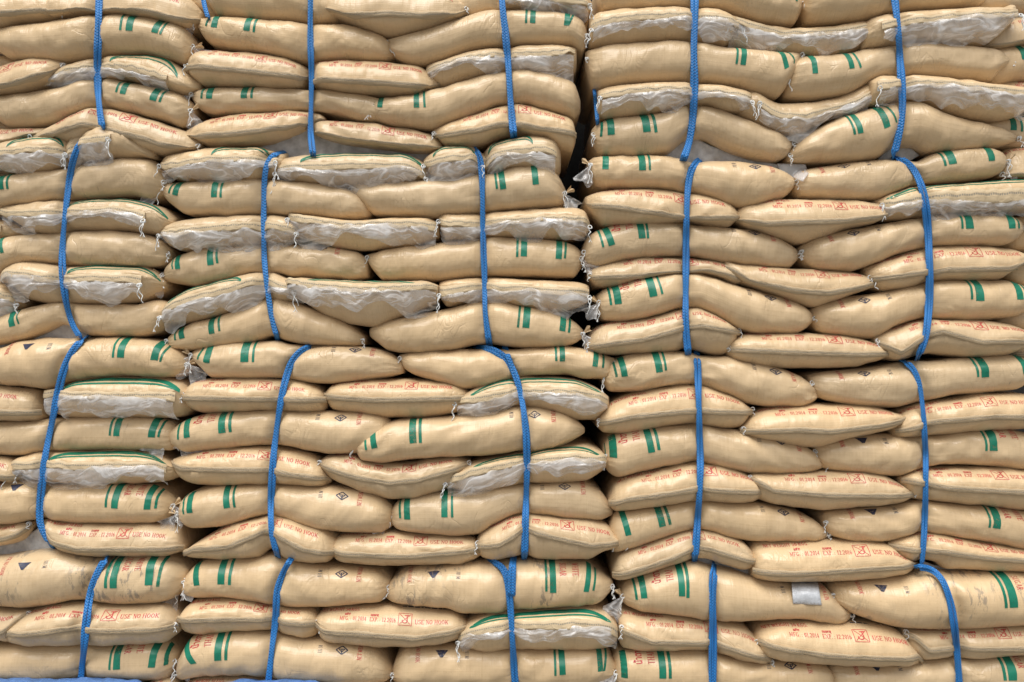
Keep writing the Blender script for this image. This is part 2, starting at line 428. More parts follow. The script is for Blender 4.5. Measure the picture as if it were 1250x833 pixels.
# ------------------------------------------------------------------ print: letters as thin ink films laid on the skin
_gc = {}
def glyphs(txt, size=1.0, weight=.0, sx=1.0):
    key = (txt, size, weight, sx)
    if key in _gc: return _gc[key]
    cu = bpy.data.curves.new('lettering', 'FONT'); cu.body = txt; cu.size = size; cu.resolution_u = 2; cu.offset = weight; cu.space_character = 1.05
    ob = bpy.data.objects.new('lettering', cu); COL.objects.link(ob)
    me = bpy.data.meshes.new_from_object(ob.evaluated_get(bpy.context.evaluated_depsgraph_get()))
    v = np.empty(len(me.vertices)*3); me.vertices.foreach_get('co', v); v = v.reshape(-1, 3)[:, :2]
    f = [list(p.vertices) for p in me.polygons]
    bpy.data.objects.remove(ob); bpy.data.curves.remove(cu); bpy.data.meshes.remove(me)
    if len(v): v = v*[sx, 1]
    _gc[key] = (v, f)
    return _gc[key]

def line2d(p, q, wd):
    p, q = np.array(p, float), np.array(q, float); d = q-p; n = np.array([-d[1], d[0]])/np.linalg.norm(d)*wd/2
    return np.array([p+n, q+n, q-n, p-n])[::-1], [[0, 1, 2, 3]]

class Art:
    def __init__(s): s.v = []; s.f = []; s.n = 0
    def add(s, vf, dx=0, dy=0, rot=0):
        v, f = vf
        if not len(v): return
        c, sn = math.cos(rot), math.sin(rot)
        s.k = getattr(s, 'k', 0)+1
        v = np.concatenate([v@np.array([[c, sn], [-sn, c]])+[dx, dy], np.full((len(v), 1), (s.k % 7)*7e-5)], 1)
        s.v.append(v); s.f += [[i+s.n for i in p] for p in f]; s.n += len(v)
    def get(s): return np.concatenate(s.v), s.f

def tess(v, f, step):
    """split long edges so that the film follows the bulge"""
    import bmesh
    bm = bmesh.new(); vs = [bm.verts.new((a[0], a[1], a[2] if len(a) > 2 else 0)) for a in v]
    for p in f:
        try: bm.faces.new([vs[i] for i in p])
        except ValueError: pass
    bmesh.ops.triangulate(bm, faces=bm.faces)
    for _ in range(3):
        es = [e for e in bm.edges if e.calc_length() > step]
        if not es: break
        bmesh.ops.subdivide_edges(bm, edges=es, cuts=1)
        bmesh.ops.triangulate(bm, faces=bm.faces)
    bm.verts.index_update()
    v2 = np.array([p.co[:] for p in bm.verts]); f2 = np.array([[q.index for q in p.verts] for p in bm.faces]); bm.free()
    return v2, f2

def roman(txt, h=1.0):
    """seriffed capitals and figures drawn as strokes (cap height h): list of (verts, faces), total width"""
    TK, TN, SF = .15, .075, .06
    out = []; X = 0.0
    def st(x0, y0, x1, y1, w_=TK, s0=1, s1=1):
        out.append(line2d((X+x0, y0), (X+x1, y1), w_))
        for on, x, y in ((s0, x0, y0), (s1, x1, y1)):
            if on: out.append(line2d((X+x-.13, y), (X+x+.13, y), SF))
    def hr(x0, y, x1, w_=TN, t0=0, t1=0):
        out.append(line2d((X+x0, y), (X+x1, y), w_))
        for on, x in ((t0, x0), (t1, x1)):
            if on: out.append(line2d((X+x, y), (X+x, y+.17*on), TN))
    def arc(cx, cy, rx, ry, a0, a1, w0=TK, w1=TN):
        n = 9; an = np.radians(np.linspace(a0, a1, n)); q = [(X+cx+rx*math.cos(a), cy+ry*math.sin(a)) for a in an]
        for i in range(n-1):
            k = abs(math.cos((an[i]+an[i+1])/2)); out.append(line2d(q[i], q[i+1], w1+(w0-w1)*k))
    for c in txt:
        w_ = .72
        if c == ' ': X += .34; continue
        if c == '.': out.append(line2d((X+.03, .06), (X+.15, .06), .13)); X += .27; continue
        if c == ':': out.append(line2d((X+.03, .08), (X+.15, .08), .13)); out.append(line2d((X+.03, .5), (X+.15, .5), .13)); X += .3; continue
        if c == 'N': st(.12, 0, .12, 1, TN); st(.62, 0, .62, 1, TN, 0, 1); st(.12, 1, .62, 0, TK, 0, 0)
        elif c == 'E': st(.15, 0, .15, 1); hr(.15, .97, .6, t1=-1); hr(.15, .5, .45); hr(.15, .03, .62, t1=1); w_ = .66
        elif c == 'F': st(.15, 0, .15, 1); hr(.15, .97, .58, t1=-1); hr(.15, .5, .45); w_ = .62
        elif c == 'T': st(.32, 0, .32, 1, s1=0); hr(.02, .97, .62, t0=-1, t1=-1); w_ = .66
        elif c == 'I': st(.16, 0, .16, 1); w_ = .34
        elif c == 'H': st(.14, 0, .14, 1); st(.60, 0, .60, 1); hr(.14, .5, .6); w_ = .78
        elif c == 'M': st(.12, 0, .12, 1, TN); st(.76, 0, .76, 1); st(.12, 1, .44, .1, TK, 0, 0); st(.44, .1, .76, 1, TN, 0, 0); w_ = .92
        elif c == 'W': st(.05, 1, .26, 0, TK, 1, 0); st(.26, 0, .46, .9, TN, 0, 0); st(.46, .9, .66, 0, TK, 0, 0); st(.66, 0, .88, 1, TN, 0, 1); w_ = .96
        elif c == 'K': st(.14, 0, .14, 1); st(.18, .42, .6, 1, TN, 0, 1); st(.3, .56, .64, 0, TK, 0, 1); w_ = .78
        elif c == 'X': st(.1, 1, .62, 0); st(.1, 0, .62, 1, TN); w_ = .74
        elif c == 'A': st(.06, 0, .34, 1, TN, 1, 0); st(.34, 1, .62, 0, TK, 0, 1); hr(.18, .34, .52); w_ = .72
        elif c == 'U': st(.14, .3, .14, 1, TK, 0, 1); st(.6, .3, .6, 1, TN, 0, 1); arc(.37, .32, .23, .30, 180, 360)
        elif c in 'O0': arc(.33, .5, .27 if c == 'O' else .2, .48, 0, 360); w_ = .7 if c == 'O' else .6
        elif c == 'D': st(.14, 0, .14, 1); arc(.2, .5, .4, .47, -90, 90); w_ = .72
        elif c == 'P': st(.14, 0, .14, 1); arc(.24, .73, .26, .25, -90, 90); w_ = .62
        elif c == 'R': st(.14, 0, .14, 1); arc(.24, .73, .26, .25, -90, 90); st(.3, .48, .6, 0, TK, 0, 1); w_ = .72
        elif c == 'G': arc(.36, .5, .29, .48, 40, 320); st(.6, .05, .6, .42, TK, 0, 1); w_ = .78
        elif c == 'S': arc(.29, .74, .19, .23, 20, 250); arc(.29, .26, .21, .24, -160, 70); w_ = .58
        elif c == '1': st(.24, 0, .24, 1, TK, 1, 0); st(.08, .86, .24, 1, TN, 0, 0); w_ = .46
        elif c == '2': arc(.27, .7, .2, .27, -30, 170); st(.44, .55, .08, .05, TK*.8, 0, 0); hr(.06, .04, .5, TK*.8); w_ = .58
        elif c == '4': st(.38, 0, .38, 1, TK, 1, 0); st(.38, 1, .03, .3, TN, 0, 0); hr(.03, .3, .52); w_ = .6
        elif c == '5': st(.14, .97, .12, .55, TN, 0, 0); hr(.14, .94, .48, TK*.8); arc(.25, .32, .22, .3, -150, 110); w_ = .58
        elif c == '6': arc(.28, .3, .2, .28, 0, 360); arc(.42, .35, .33, .62, 100, 185); w_ = .58
        X += w_+.06
    return [(v*h, f) for v, f in out], X*h

def end_print():
    """the red print on the bottom end of every sack; u along the end, v up from the seam (metres, end 0.68 wide)"""
    a = Art()
    def fit(txt, size, x0, x1, y):
        if txt.isascii():
            ps, W = roman(txt, size*.68)
            for v, f in ps: a.add((v*[(x1-x0)/W, 1], f), x0, y)
            return
        v, f = glyphs(txt, size, .0010); v = v-[v[:, 0].min(), 0]
        a.add((v*[(x1-x0)/v[:, 0].max(), 1], f), x0, y)
    fit('NET WEIGHT 50 KGS.', .029, .035, .215, .110)
    fit('MFG. : 01.2014', .029, .130, .249, .058)
    fit('ผลิต', .017, .150, .175, .086)
    fit('EXP. : 12.2016', .029, .262, .380, .057)
    fit('หมดอายุ', .017, .265, .300, .084)
    x, y, q = .390, .046, .058
    for p, r in (((x, y), (x+q, y)), ((x+q, y), (x+q, y+q)), ((x+q, y+q), (x, y+q)), ((x, y+q), (x, y))): a.add(line2d(p, r, .0025))
    a.add(line2d((x+.005, y+.005), (x+q-.005, y+q-.005), .0026)); a.add(line2d((x+.005, y+q-.005), (x+q-.005, y+.005), .0026))
    # hook inside the crossed box
    pts = [(x+q*(.62+.0*i), y+q*.82) for i in range(1)]
    for k in range(9):
        an = math.radians(20-k*27); pts.append((x+q*.48+q*.20*math.cos(an), y+q*.38+q*.20*math.sin(an)))
    for p, r in zip(pts[:-1], pts[1:]): a.add(line2d(p, r, .0042))
    a.add(line2d((x+q*.45, y+q*.80), (x+q*.80, y+q*.84), .0042))
    fit('USE NO HOOK', .031, .462, .612, .055)
    return tess(*a.get(), .012)
END_PRINT = end_print()
def dark_rows():
    a = Art(); r = random.Random(5)
    for row in range(2):
        x = .40
        while x < .60:
            l = r.uniform(.008, .026); a.add(line2d((x, .148+row*.014), (x+l, .148+row*.014), .007)); x += l+r.uniform(.004, .008)
    return tess(*a.get(), .012)
END_DARK = dark_rows()

def lay(s, name, vf, mat, umap, phimap, off=.0016, maxphi=80):
    v, f = vf
    x = umap(v); x = np.clip(x, s.x0+.004, s.x1-.004)
    ph = phimap(v, x)
    keep = ((np.abs(ph) < math.radians(maxphi))&(x > s.x0+.006)&(x < s.x1-.006))[f].all(1)
    # nothing is printed over the edge of the photographed part of a sack
    f = f[keep]
    if not len(f): return None
    used = np.unique(f); rm = np.full(len(v), -1); rm[used] = np.arange(len(used))
    V = s.surf(x[used], ph[used], off+v[used, 2])
    return mesh_obj(name, V, rm[f].astype(np.int32), mat, s.obj)

def rloc(s, x):
    T, B, zs, hu, hl, R, H = s.frame(x)
    return np.maximum(np.sqrt((hu**2+R**2)/2), .03)

def print_end(s):
    x0 = s.x0; W = s.W
    # a partly hidden sack (cut by the frame or wide) keeps the width of a full one
    if not s.tipfree[0]: x0 = s.x1-.70; W = .70
    if not s.tipfree[1]: W = .72
    du, dv = s.rng.uniform(-.022, .022), s.rng.uniform(-.010, .010); rt = s.rng.uniform(-.03, .03)
    x0 += du; um = lambda v: x0+(v[:, 0]/.68)*W
    sq = min(1.15, max(.75, W/.66))
    pm = lambda v, x: math.radians(38)+(v[:, 1]*sq-.068*sq+dv+rt*(v[:, 0]-.34))/rloc(s, x)
    v, f = END_PRINT
    xx = x0+(v[:, 0]/.68)*W
    ok = ((xx > s.x0+.01)&(xx < s.x1-.01))[f].all(1)
    if ok.any(): lay(s, 'red_print', (v, f[ok]), MAT['red'], um, pm)
    v, f = END_DARK; xx = x0+(v[:, 0]/.68)*W; ok = ((xx > s.x0+.01)&(xx < s.x1-.01))[f].all(1)
    if ok.any(): lay(s, 'dark_print', (v, f[ok]), MAT['black'], um, pm)

def px2x(px, y=-.06): return (px-625)/PX*(D+y)/D

def stripe_strip(s, xc, wd, ph0, ph1, n=26):
    m = s.slope(xc); T, B = s.tb(xc); zt = float(T); us = np.array([-.5, -.17, .17, .5])*wd
    ph = np.linspace(ph0, ph1, n)
    U, PH = np.meshgrid(us, ph, indexing='ij'); X = xc+U
    for _ in range(2):
        z = s.surf(X, PH, 0, False)[..., 2]
        X = xc+U-m*(z-zt)
    X = np.clip(X, s.x0+.004, s.x1-.004)
    return s.surf(X, PH, .0017).reshape(-1, 3), grid_faces(4, n)[:, ::-1]

def stripes(s):
    V, F, n = [], [], 0
    for p in s.kv['s'].split():
        pass
    for p in s.kv['s'].split(','):
        a, b = p.split(':'); v, f = stripe_strip(s, px2x(float(a)), float(b)*.92/PX, math.radians(84), math.radians(-2+s.rng.uniform(-2, 2)))
        V.append(v); F.append(f+n); n += len(v)
        mesh_obj('green_stripe', v, f, MAT['green'], s.obj)

def flat(txt, sz):
    if not txt.isascii(): return glyphs(txt, sz, .0012, .9)
    ps, W = roman(txt, sz*.7); V, F, n = [], [], 0
    for v, f in ps: V.append(v); F += [[i+n for i in p] for p in f]; n += len(v)
    return np.concatenate(V), F

def side_print(s):
    """rotated lettering on the broad side of a long sack"""
    kv = s.kv; m = kv.get('m', 'N')
    if kv.get('t'):
        sx = sorted(float(p.split(':')[0]) for p in kv['s'].split(',')); wide = [float(p.split(':')[0]) for p in kv['s'].split(',') if float(p.split(':')[1]) > 5]
        if m == 'L':
            inner = max(wide); items = [('THAI', .050, inner-9, -1), ('น้ำตาล', .055, inner-24, -1)]
        else:
            inner = min(wide); items = [('SUGAR', .046, inner+9, 1), ('WHITE', .046, inner+24, 1)]
        # lettering is laid out upright then turned: u runs across the sack, v along the skin
        V, F, n = [], [], 0
        for txt, sz, px, sg in items:
            v, f = flat(txt, sz); L = v[:, 0].max()
            u = px2x(px)+(v[:, 1] if sg > 0 else -v[:, 1]*-1)*(1 if sg > 0 else -1)*.9+(0 if sg > 0 else 0)
            w_ = (L-v[:, 0]) if sg > 0 else v[:, 0]
            V.append(np.stack([u, w_], -1)); F += [[i+n for i in p] for p in f]; n += len(v)
        vf = tess(np.concatenate(V), F, .012)
        lay(s, 'red_print', vf, MAT['red'], lambda v: v[:, 0], lambda v, x: math.radians(30)+v[:, 1]/rloc(s, x)*.75, maxphi=82)
    b = int(kv.get('b', 0))
    if b and m in 'LR':
        fr = (.69, .78, .87) if m == 'L' else (.32, .22, .11)
        sg = -1 if m == 'L' else 1
        x_ = [s.x0+f*s.W for f in fr]
        if not s.tipfree[0]: x_ = [s.x1-.95+f*.95 for f in fr]
        if not s.tipfree[1]: x_ = [s.x0+f*1.0 for f in fr]
        V, F, n = [], [], 0
        def put(txt, sz, x, base):
            nonlocal n
            v, f = flat(txt, sz); L = v[:, 0].max()
            V.append(np.stack([x+sg*v[:, 1], base+((L-v[:, 0]) if sg > 0 else v[:, 0])], -1)); F.extend([[i+n for i in p] for p in f]); n += len(v)
        put('111 M', .026, x_[0], .055)
        a = Art(); c = (x_[1], .082); r = .028
        dm = [(c[0]-r, c[1]), (c[0], c[1]-r), (c[0]+r, c[1]), (c[0], c[1]+r)]
        if b > 4:
            a.add((np.array([(c[0]-r*1.1, c[1]+r*.9), (c[0]-r*.2, c[1]-r*.9), (c[0]+r*.2, c[1]-r*.9), (c[0]+r*1.1, c[1]+r*.9)]), [[0, 1, 2, 3]]))
        else:
            for i in range(4): a.add(line2d(dm[i], dm[(i+1) % 4], .0062))
            a.add(line2d((c[0], c[1]-r), (c[0], c[1]+r*.2), .005)); a.add(line2d((c[0]-r*.5, c[1]+r*.2), (c[0]+r*.5, c[1]+r*.2), .005))
            a.add(line2d((c[0]-r*.5, c[1]+r*.2), (c[0], c[1]-r*.5), .004)); a.add(line2d((c[0]+r*.5, c[1]+r*.2), (c[0], c[1]-r*.5), .004))
        v, f = a.get(); V.append(v[:, :2]); F.extend([[i+n for i in p] for p in f]); n += len(v)
        vf = tess(np.concatenate(V), F, .012)
        pm = lambda v, x: math.radians(11)+v[:, 1]/rloc(s, x)*.85
        lay(s, 'dark_print', vf, MAT['black'], lambda v: v[:, 0], pm, maxphi=84)
        V, F, n = [], [], 0
        put('NET WEIGHT' if m == 'L' else 'USE NO HOOK', .028, x_[2], .028)
        vf = tess(np.concatenate(V), F, .012)
        lay(s, 'red_print', vf, MAT['red'], lambda v: v[:, 0], pm, maxphi=82)

# ------------------------------------------------------------------ flaps, liners, twine
def seam_flap(s):
    x = np.linspace(s.x0+.004, s.x1-.004, max(24, int(s.W*PX/3)))
    T, B, zs, hu, hl, R, H = s.frame(x); hl = np.maximum(hl, .016)
    nz = Noise(s.rng, 9, 5); a = nz(x, x*0)
    drop = np.minimum(.029, hl*.85)*(1+.12*a)
    rows = []
    for t, out in ((0., .0005), (.02, .007), (.25, .009), (.6, .009), (.95, .008), (1., .001)):
        z = zs+.003-drop*t
        p = s.surf(x, s.phi_of_z(x, z), 0)
        if t > .02: p[:, 1] = rows[1][:, 1]*.6+p[:, 1]*.4
        p[:, 1] -= out*(.4 if t > .02 else 1)+.0022*a*(t > .1)+.0012*np.sin(x*260+s.ph)*t; p[:, 2] = z+.0025*a
        rows.append(p)
    V = np.stack(rows, 1); nv = V.shape[1]
    for side, i0, sg in ((0, 0, -1), (1, -1, 1)):
        if s.tipfree[side]:
            L = s.rng.uniform(.003, .015)
            for j, k in enumerate((1., .6, .3)): V[i0 if i0 == 0 and j == 0 else (j if i0 == 0 else -1-j), :, 0] += sg*L*k
    uv = np.stack([np.repeat(x, nv), np.tile([0, .05, .28, .6, .97, 1], len(x))], -1)
    mesh_obj('seam_flap', V.reshape(-1, 3), grid_faces(len(x), nv)[:, ::-1], MAT['seam'], s.obj, uv)

def mouth(s):
    """folded paper mouth with the clear liner spilling out under it"""
    f0, f1 = [float(q) for q in s.kv['f'].split(',')]
    hpx = float(s.kv.get('h', 10)); xa, xb = (f0-625)/PX, (f1-625)/PX
    xa, xb = max(xa, s.x0+.002), min(xb, s.x1-.002)
    x = np.linspace(xa, xb, max(30, int((xb-xa)*PX/2.5)))
    T, B, zs, hu, hl, R, H = s.frame(x)
    nz = Noise(s.rng, 5, 5); a = nz(x, x*0); nz2 = Noise(s.rng, 15, 5); a2 = nz2(x, x*0+1)
    drop = np.minimum(hpx/PX*(1+.15*a), np.maximum(hl*1.1, .03))
    dr = rope_x(s.col, s.b, zs, x); sq = np.exp(-(dr/.03)**2)
    # folded corners: each end springs up or droops by itself
    e0 = np.exp(-((x-xa)/.045)**2)*s.rng.uniform(-.012, .016); e1 = np.exp(-((xb-x)/.045)**2)*s.rng.uniform(-.014, .018)
    tilt = e0+e1+s.rng.uniform(-.005, .005)*(2*(x-xa)/(xb-xa)-1)
    rows, ts = [], (0., .03, .3, .55, .8, .98, 1.)
    for t in ts:
        z = zs+.008-drop*t
        p = s.surf(x, s.phi_of_z(x, z), 0)
        y0 = s.surf(x, x*0, 0)[:, 1]
        out = (.001 if t in (0.,) else .007+.006*t)+(.004*a2+.002*np.sin(x*120+s.ph))*t
        if t == 1.: out = out-.004
        p[:, 1] = np.minimum(p[:, 1], y0*.75+p[:, 1]*.25)-out*(1-.55*sq); p[:, 2] = z+.003*a2+tilt*(.3+.7*t)
        p[:, 1] -= np.abs(tilt)*.6*t
        rows.append(p)
    V = np.stack(rows, 1); nv = V.shape[1]
    uv = np.stack([np.repeat(x, nv), np.tile(ts, len(x))], -1)
    mesh_obj('paper_flap', V.reshape(-1, 3), grid_faces(len(x), nv)[:, ::-1], MAT['paper'], s.obj, uv)
    s.flap_ends = [V[0, 4], V[-1, 4]]
    # liner
    nL = max(50, int((xb-xa)*PX/1.6)); xl = np.linspace(xa+.01, xb-.006, nL)
    T, B, zs, hu, hl, R, H = s.frame(xl)
    n1 = Noise(s.rng, 2.4, 4); n2 = Noise(s.rng, 9, 5); nf = Noise(s.rng, 22, 8); ng = Noise(s.rng, 45, 6)
    big = (.72+.50*n1(xl, xl*0)+.12*n2(xl, xl*0))
    dr = rope_x(s.col, s.b, zs, xl); sq = np.exp(-(dr/.035)**2)
    length = np.clip(big, .2, 1.2)*np.minimum(.10, hl*1.0)*(1-.35*sq)+.012
    dropx = np.interp(xl, x, drop)
    rows = []; nr = 15; ts = np.linspace(0, 1, nr)
    zt = zs+.004-dropx*(.62+.25*np.sin(xl*7+s.ph))
    for t in ts:
        z = zt-length*t
        p = s.surf(xl, s.phi_of_z(xl, z), 0)
        y0 = s.surf(xl, xl*0, 0)[:, 1]
        hang = np.minimum(p[:, 1], y0*(.75-.35*t)+p[:, 1]*(.25+.35*t))
        cr = .0040*nf(xl*.30+.10*t, xl*0+t*.10)+.0016*ng(xl*.30+.12*t, xl*0+t*.10)
        p[:, 1] = hang-(.014+.014*math.sin(t*math.pi*.8))*(1-.5*sq)+cr*(.25+.75*t)*(1-.8*sq)
        p[:, 2] = z+.0045*nf(xl*.5+3, xl*0+t*.05)
        p[:, 0] = p[:, 0]+.003*nf(xl*.5+5, xl*0+t*.1)*t
        rows.append(p)
    V = np.stack(rows, 1)
    uv = np.stack([np.repeat(xl, nr), (np.tile(ts, nL)*np.repeat(length, nr))+s.ph], -1)
    mesh_obj('plastic_liner', V.reshape(-1, 3), grid_faces(nL, nr)[:, ::-1], MAT['film'], s.obj, uv)
    if s.kv.get('g'):
        g0, g1 = [px2x(float(q), -.05) for q in s.kv['g'].split(',')]
        g0, g1 = max(g0, s.x0+.02), min(g1, s.x1-.015)
        if g1 > g0+.05:
            k = 1.5 if s.kv.get('G') else 1.0
            xs = np.linspace(g0, g1, 60); e = np.abs(np.linspace(-1, 1, 60))**5
            Vs, Fs, n = [], [], 0
            for p0, wd in ((56, 12*k), (36, 5*k)):
                cols = []
                for j in range(4):
                    cols.append(s.surf(xs, np.radians(p0-e*p0*.72+wd*(j/3-.5)), .0017))
                mesh_obj('green_stripe', np.stack(cols, 1).reshape(-1, 3), grid_faces(60, 4), MAT['green'], s.obj)

def tube(pts, r, sides=6):
    pts = np.asarray(pts, float); n = len(pts); d = np.gradient(pts, axis=0); d /= np.linalg.norm(d, axis=1)[:, None]+1e-9
    up = np.array([.3, -1, .2]); a = np.cross(d, up); a /= np.linalg.norm(a, axis=1)[:, None]+1e-9; b = np.cross(d, a)
    th = np.linspace(0, 2*math.pi, sides, endpoint=False); r = np.broadcast_to(np.asarray(r, float), (n,))
    V = pts[:, None]+(a[:, None]*np.cos(th)[None, :, None]+b[:, None]*np.sin(th)[None, :, None])*r[:, None, None]
    F = grid_faces(n, sides, True)
    return V.reshape(-1, 3), F

def twine(s, p, hang, out=0, knot=True, strands=None):
    """a knot of white tying twine with loose ends"""
    r = s.rng; V, F, n = [], [], 0
    def addt(pts, rad):
        nonlocal n
        v, f = tube(pts, rad); V.append(v); F.append(f+n); n += len(v)
    p = np.array(p, float)
    if knot:
        t = np.linspace(0, 4.4*math.pi, 40); a, b = r.uniform(0, 6), r.uniform(0, 6)
        q = np.stack([.0095*np.cos(t+a), .008*np.sin(t*1.31+b)-.006, .012*np.sin(t+a)*np.cos(.35*t)], -1)
        addt(p+q, .0023)
    for k in range(strands or r.choice([1, 2, 2])):
        L = hang*r.uniform(.55, 1.15); m = 22; t = np.linspace(0, 1, m)
        ax, az = r.uniform(-.25, .25)+out*.4, r.uniform(0, 6.28)
        q = np.stack([ax*L*t+.005*np.sin(t*r.uniform(5, 11)+az), -.010-.012*np.sin(t*2.4)+.004*np.cos(t*9+az), -L*t+.006*np.sin(t*7+az)*(1-t)], -1)
        addt(p+q, .0020*(1+.25*np.sin(t*60)))
        if r.random() < .5:   # frayed end
            for j in range(3):
                tt = np.linspace(0, 1, 5); e = p+q[-1]; w_ = np.stack([r.uniform(-.01, .01)*tt, -.004*tt, -.014*tt], -1); addt(e+w_, .0013)
    mesh_obj('twine', np.concatenate(V), np.concatenate(F), MAT['twine'], s.obj)

def ear(s, p, out):
    """gathered neck of the bag beyond the knot, with a rag of liner"""
    r = s.rng; p = np.array(p, float)
    m, k = 14, 12
    for name, mat, L, sp, ang0, dy in (('tied_ear', MAT['sack'], .042, .75, r.uniform(.2, .9), 0.), ('plastic_liner', MAT['film'], r.uniform(.085, .135), 1.05, r.uniform(-1.3, -.5), -.012)):
        th = np.linspace(-sp/2, sp/2, k)+ang0; t = np.linspace(0, 1, m)
        TT, TH = np.meshgrid(t, th, indexing='ij')
        nz = Noise(r, 16, 6)
        rad = L*TT*(1+.12*np.sin(TH*9+s.ph)); rr = rad+.004
        x = p[0]+out*rr*np.cos(TH); z = p[2]+rr*np.sin(TH)
        y = p[1]-.004+dy*TT+.0085*TT*np.sin(TH*13+s.ph)+.006*TT*nz(x*1.5, z*1.5)
        V = np.stack([x, y, z], -1).reshape(-1, 3)
        uv = np.stack([x-p[0]+s.ph, z-p[2]], -1).reshape(-1, 2)
        f = grid_faces(m, k)
        mesh_obj(name, V, f if out > 0 else f[:, ::-1], mat, s.obj, uv)

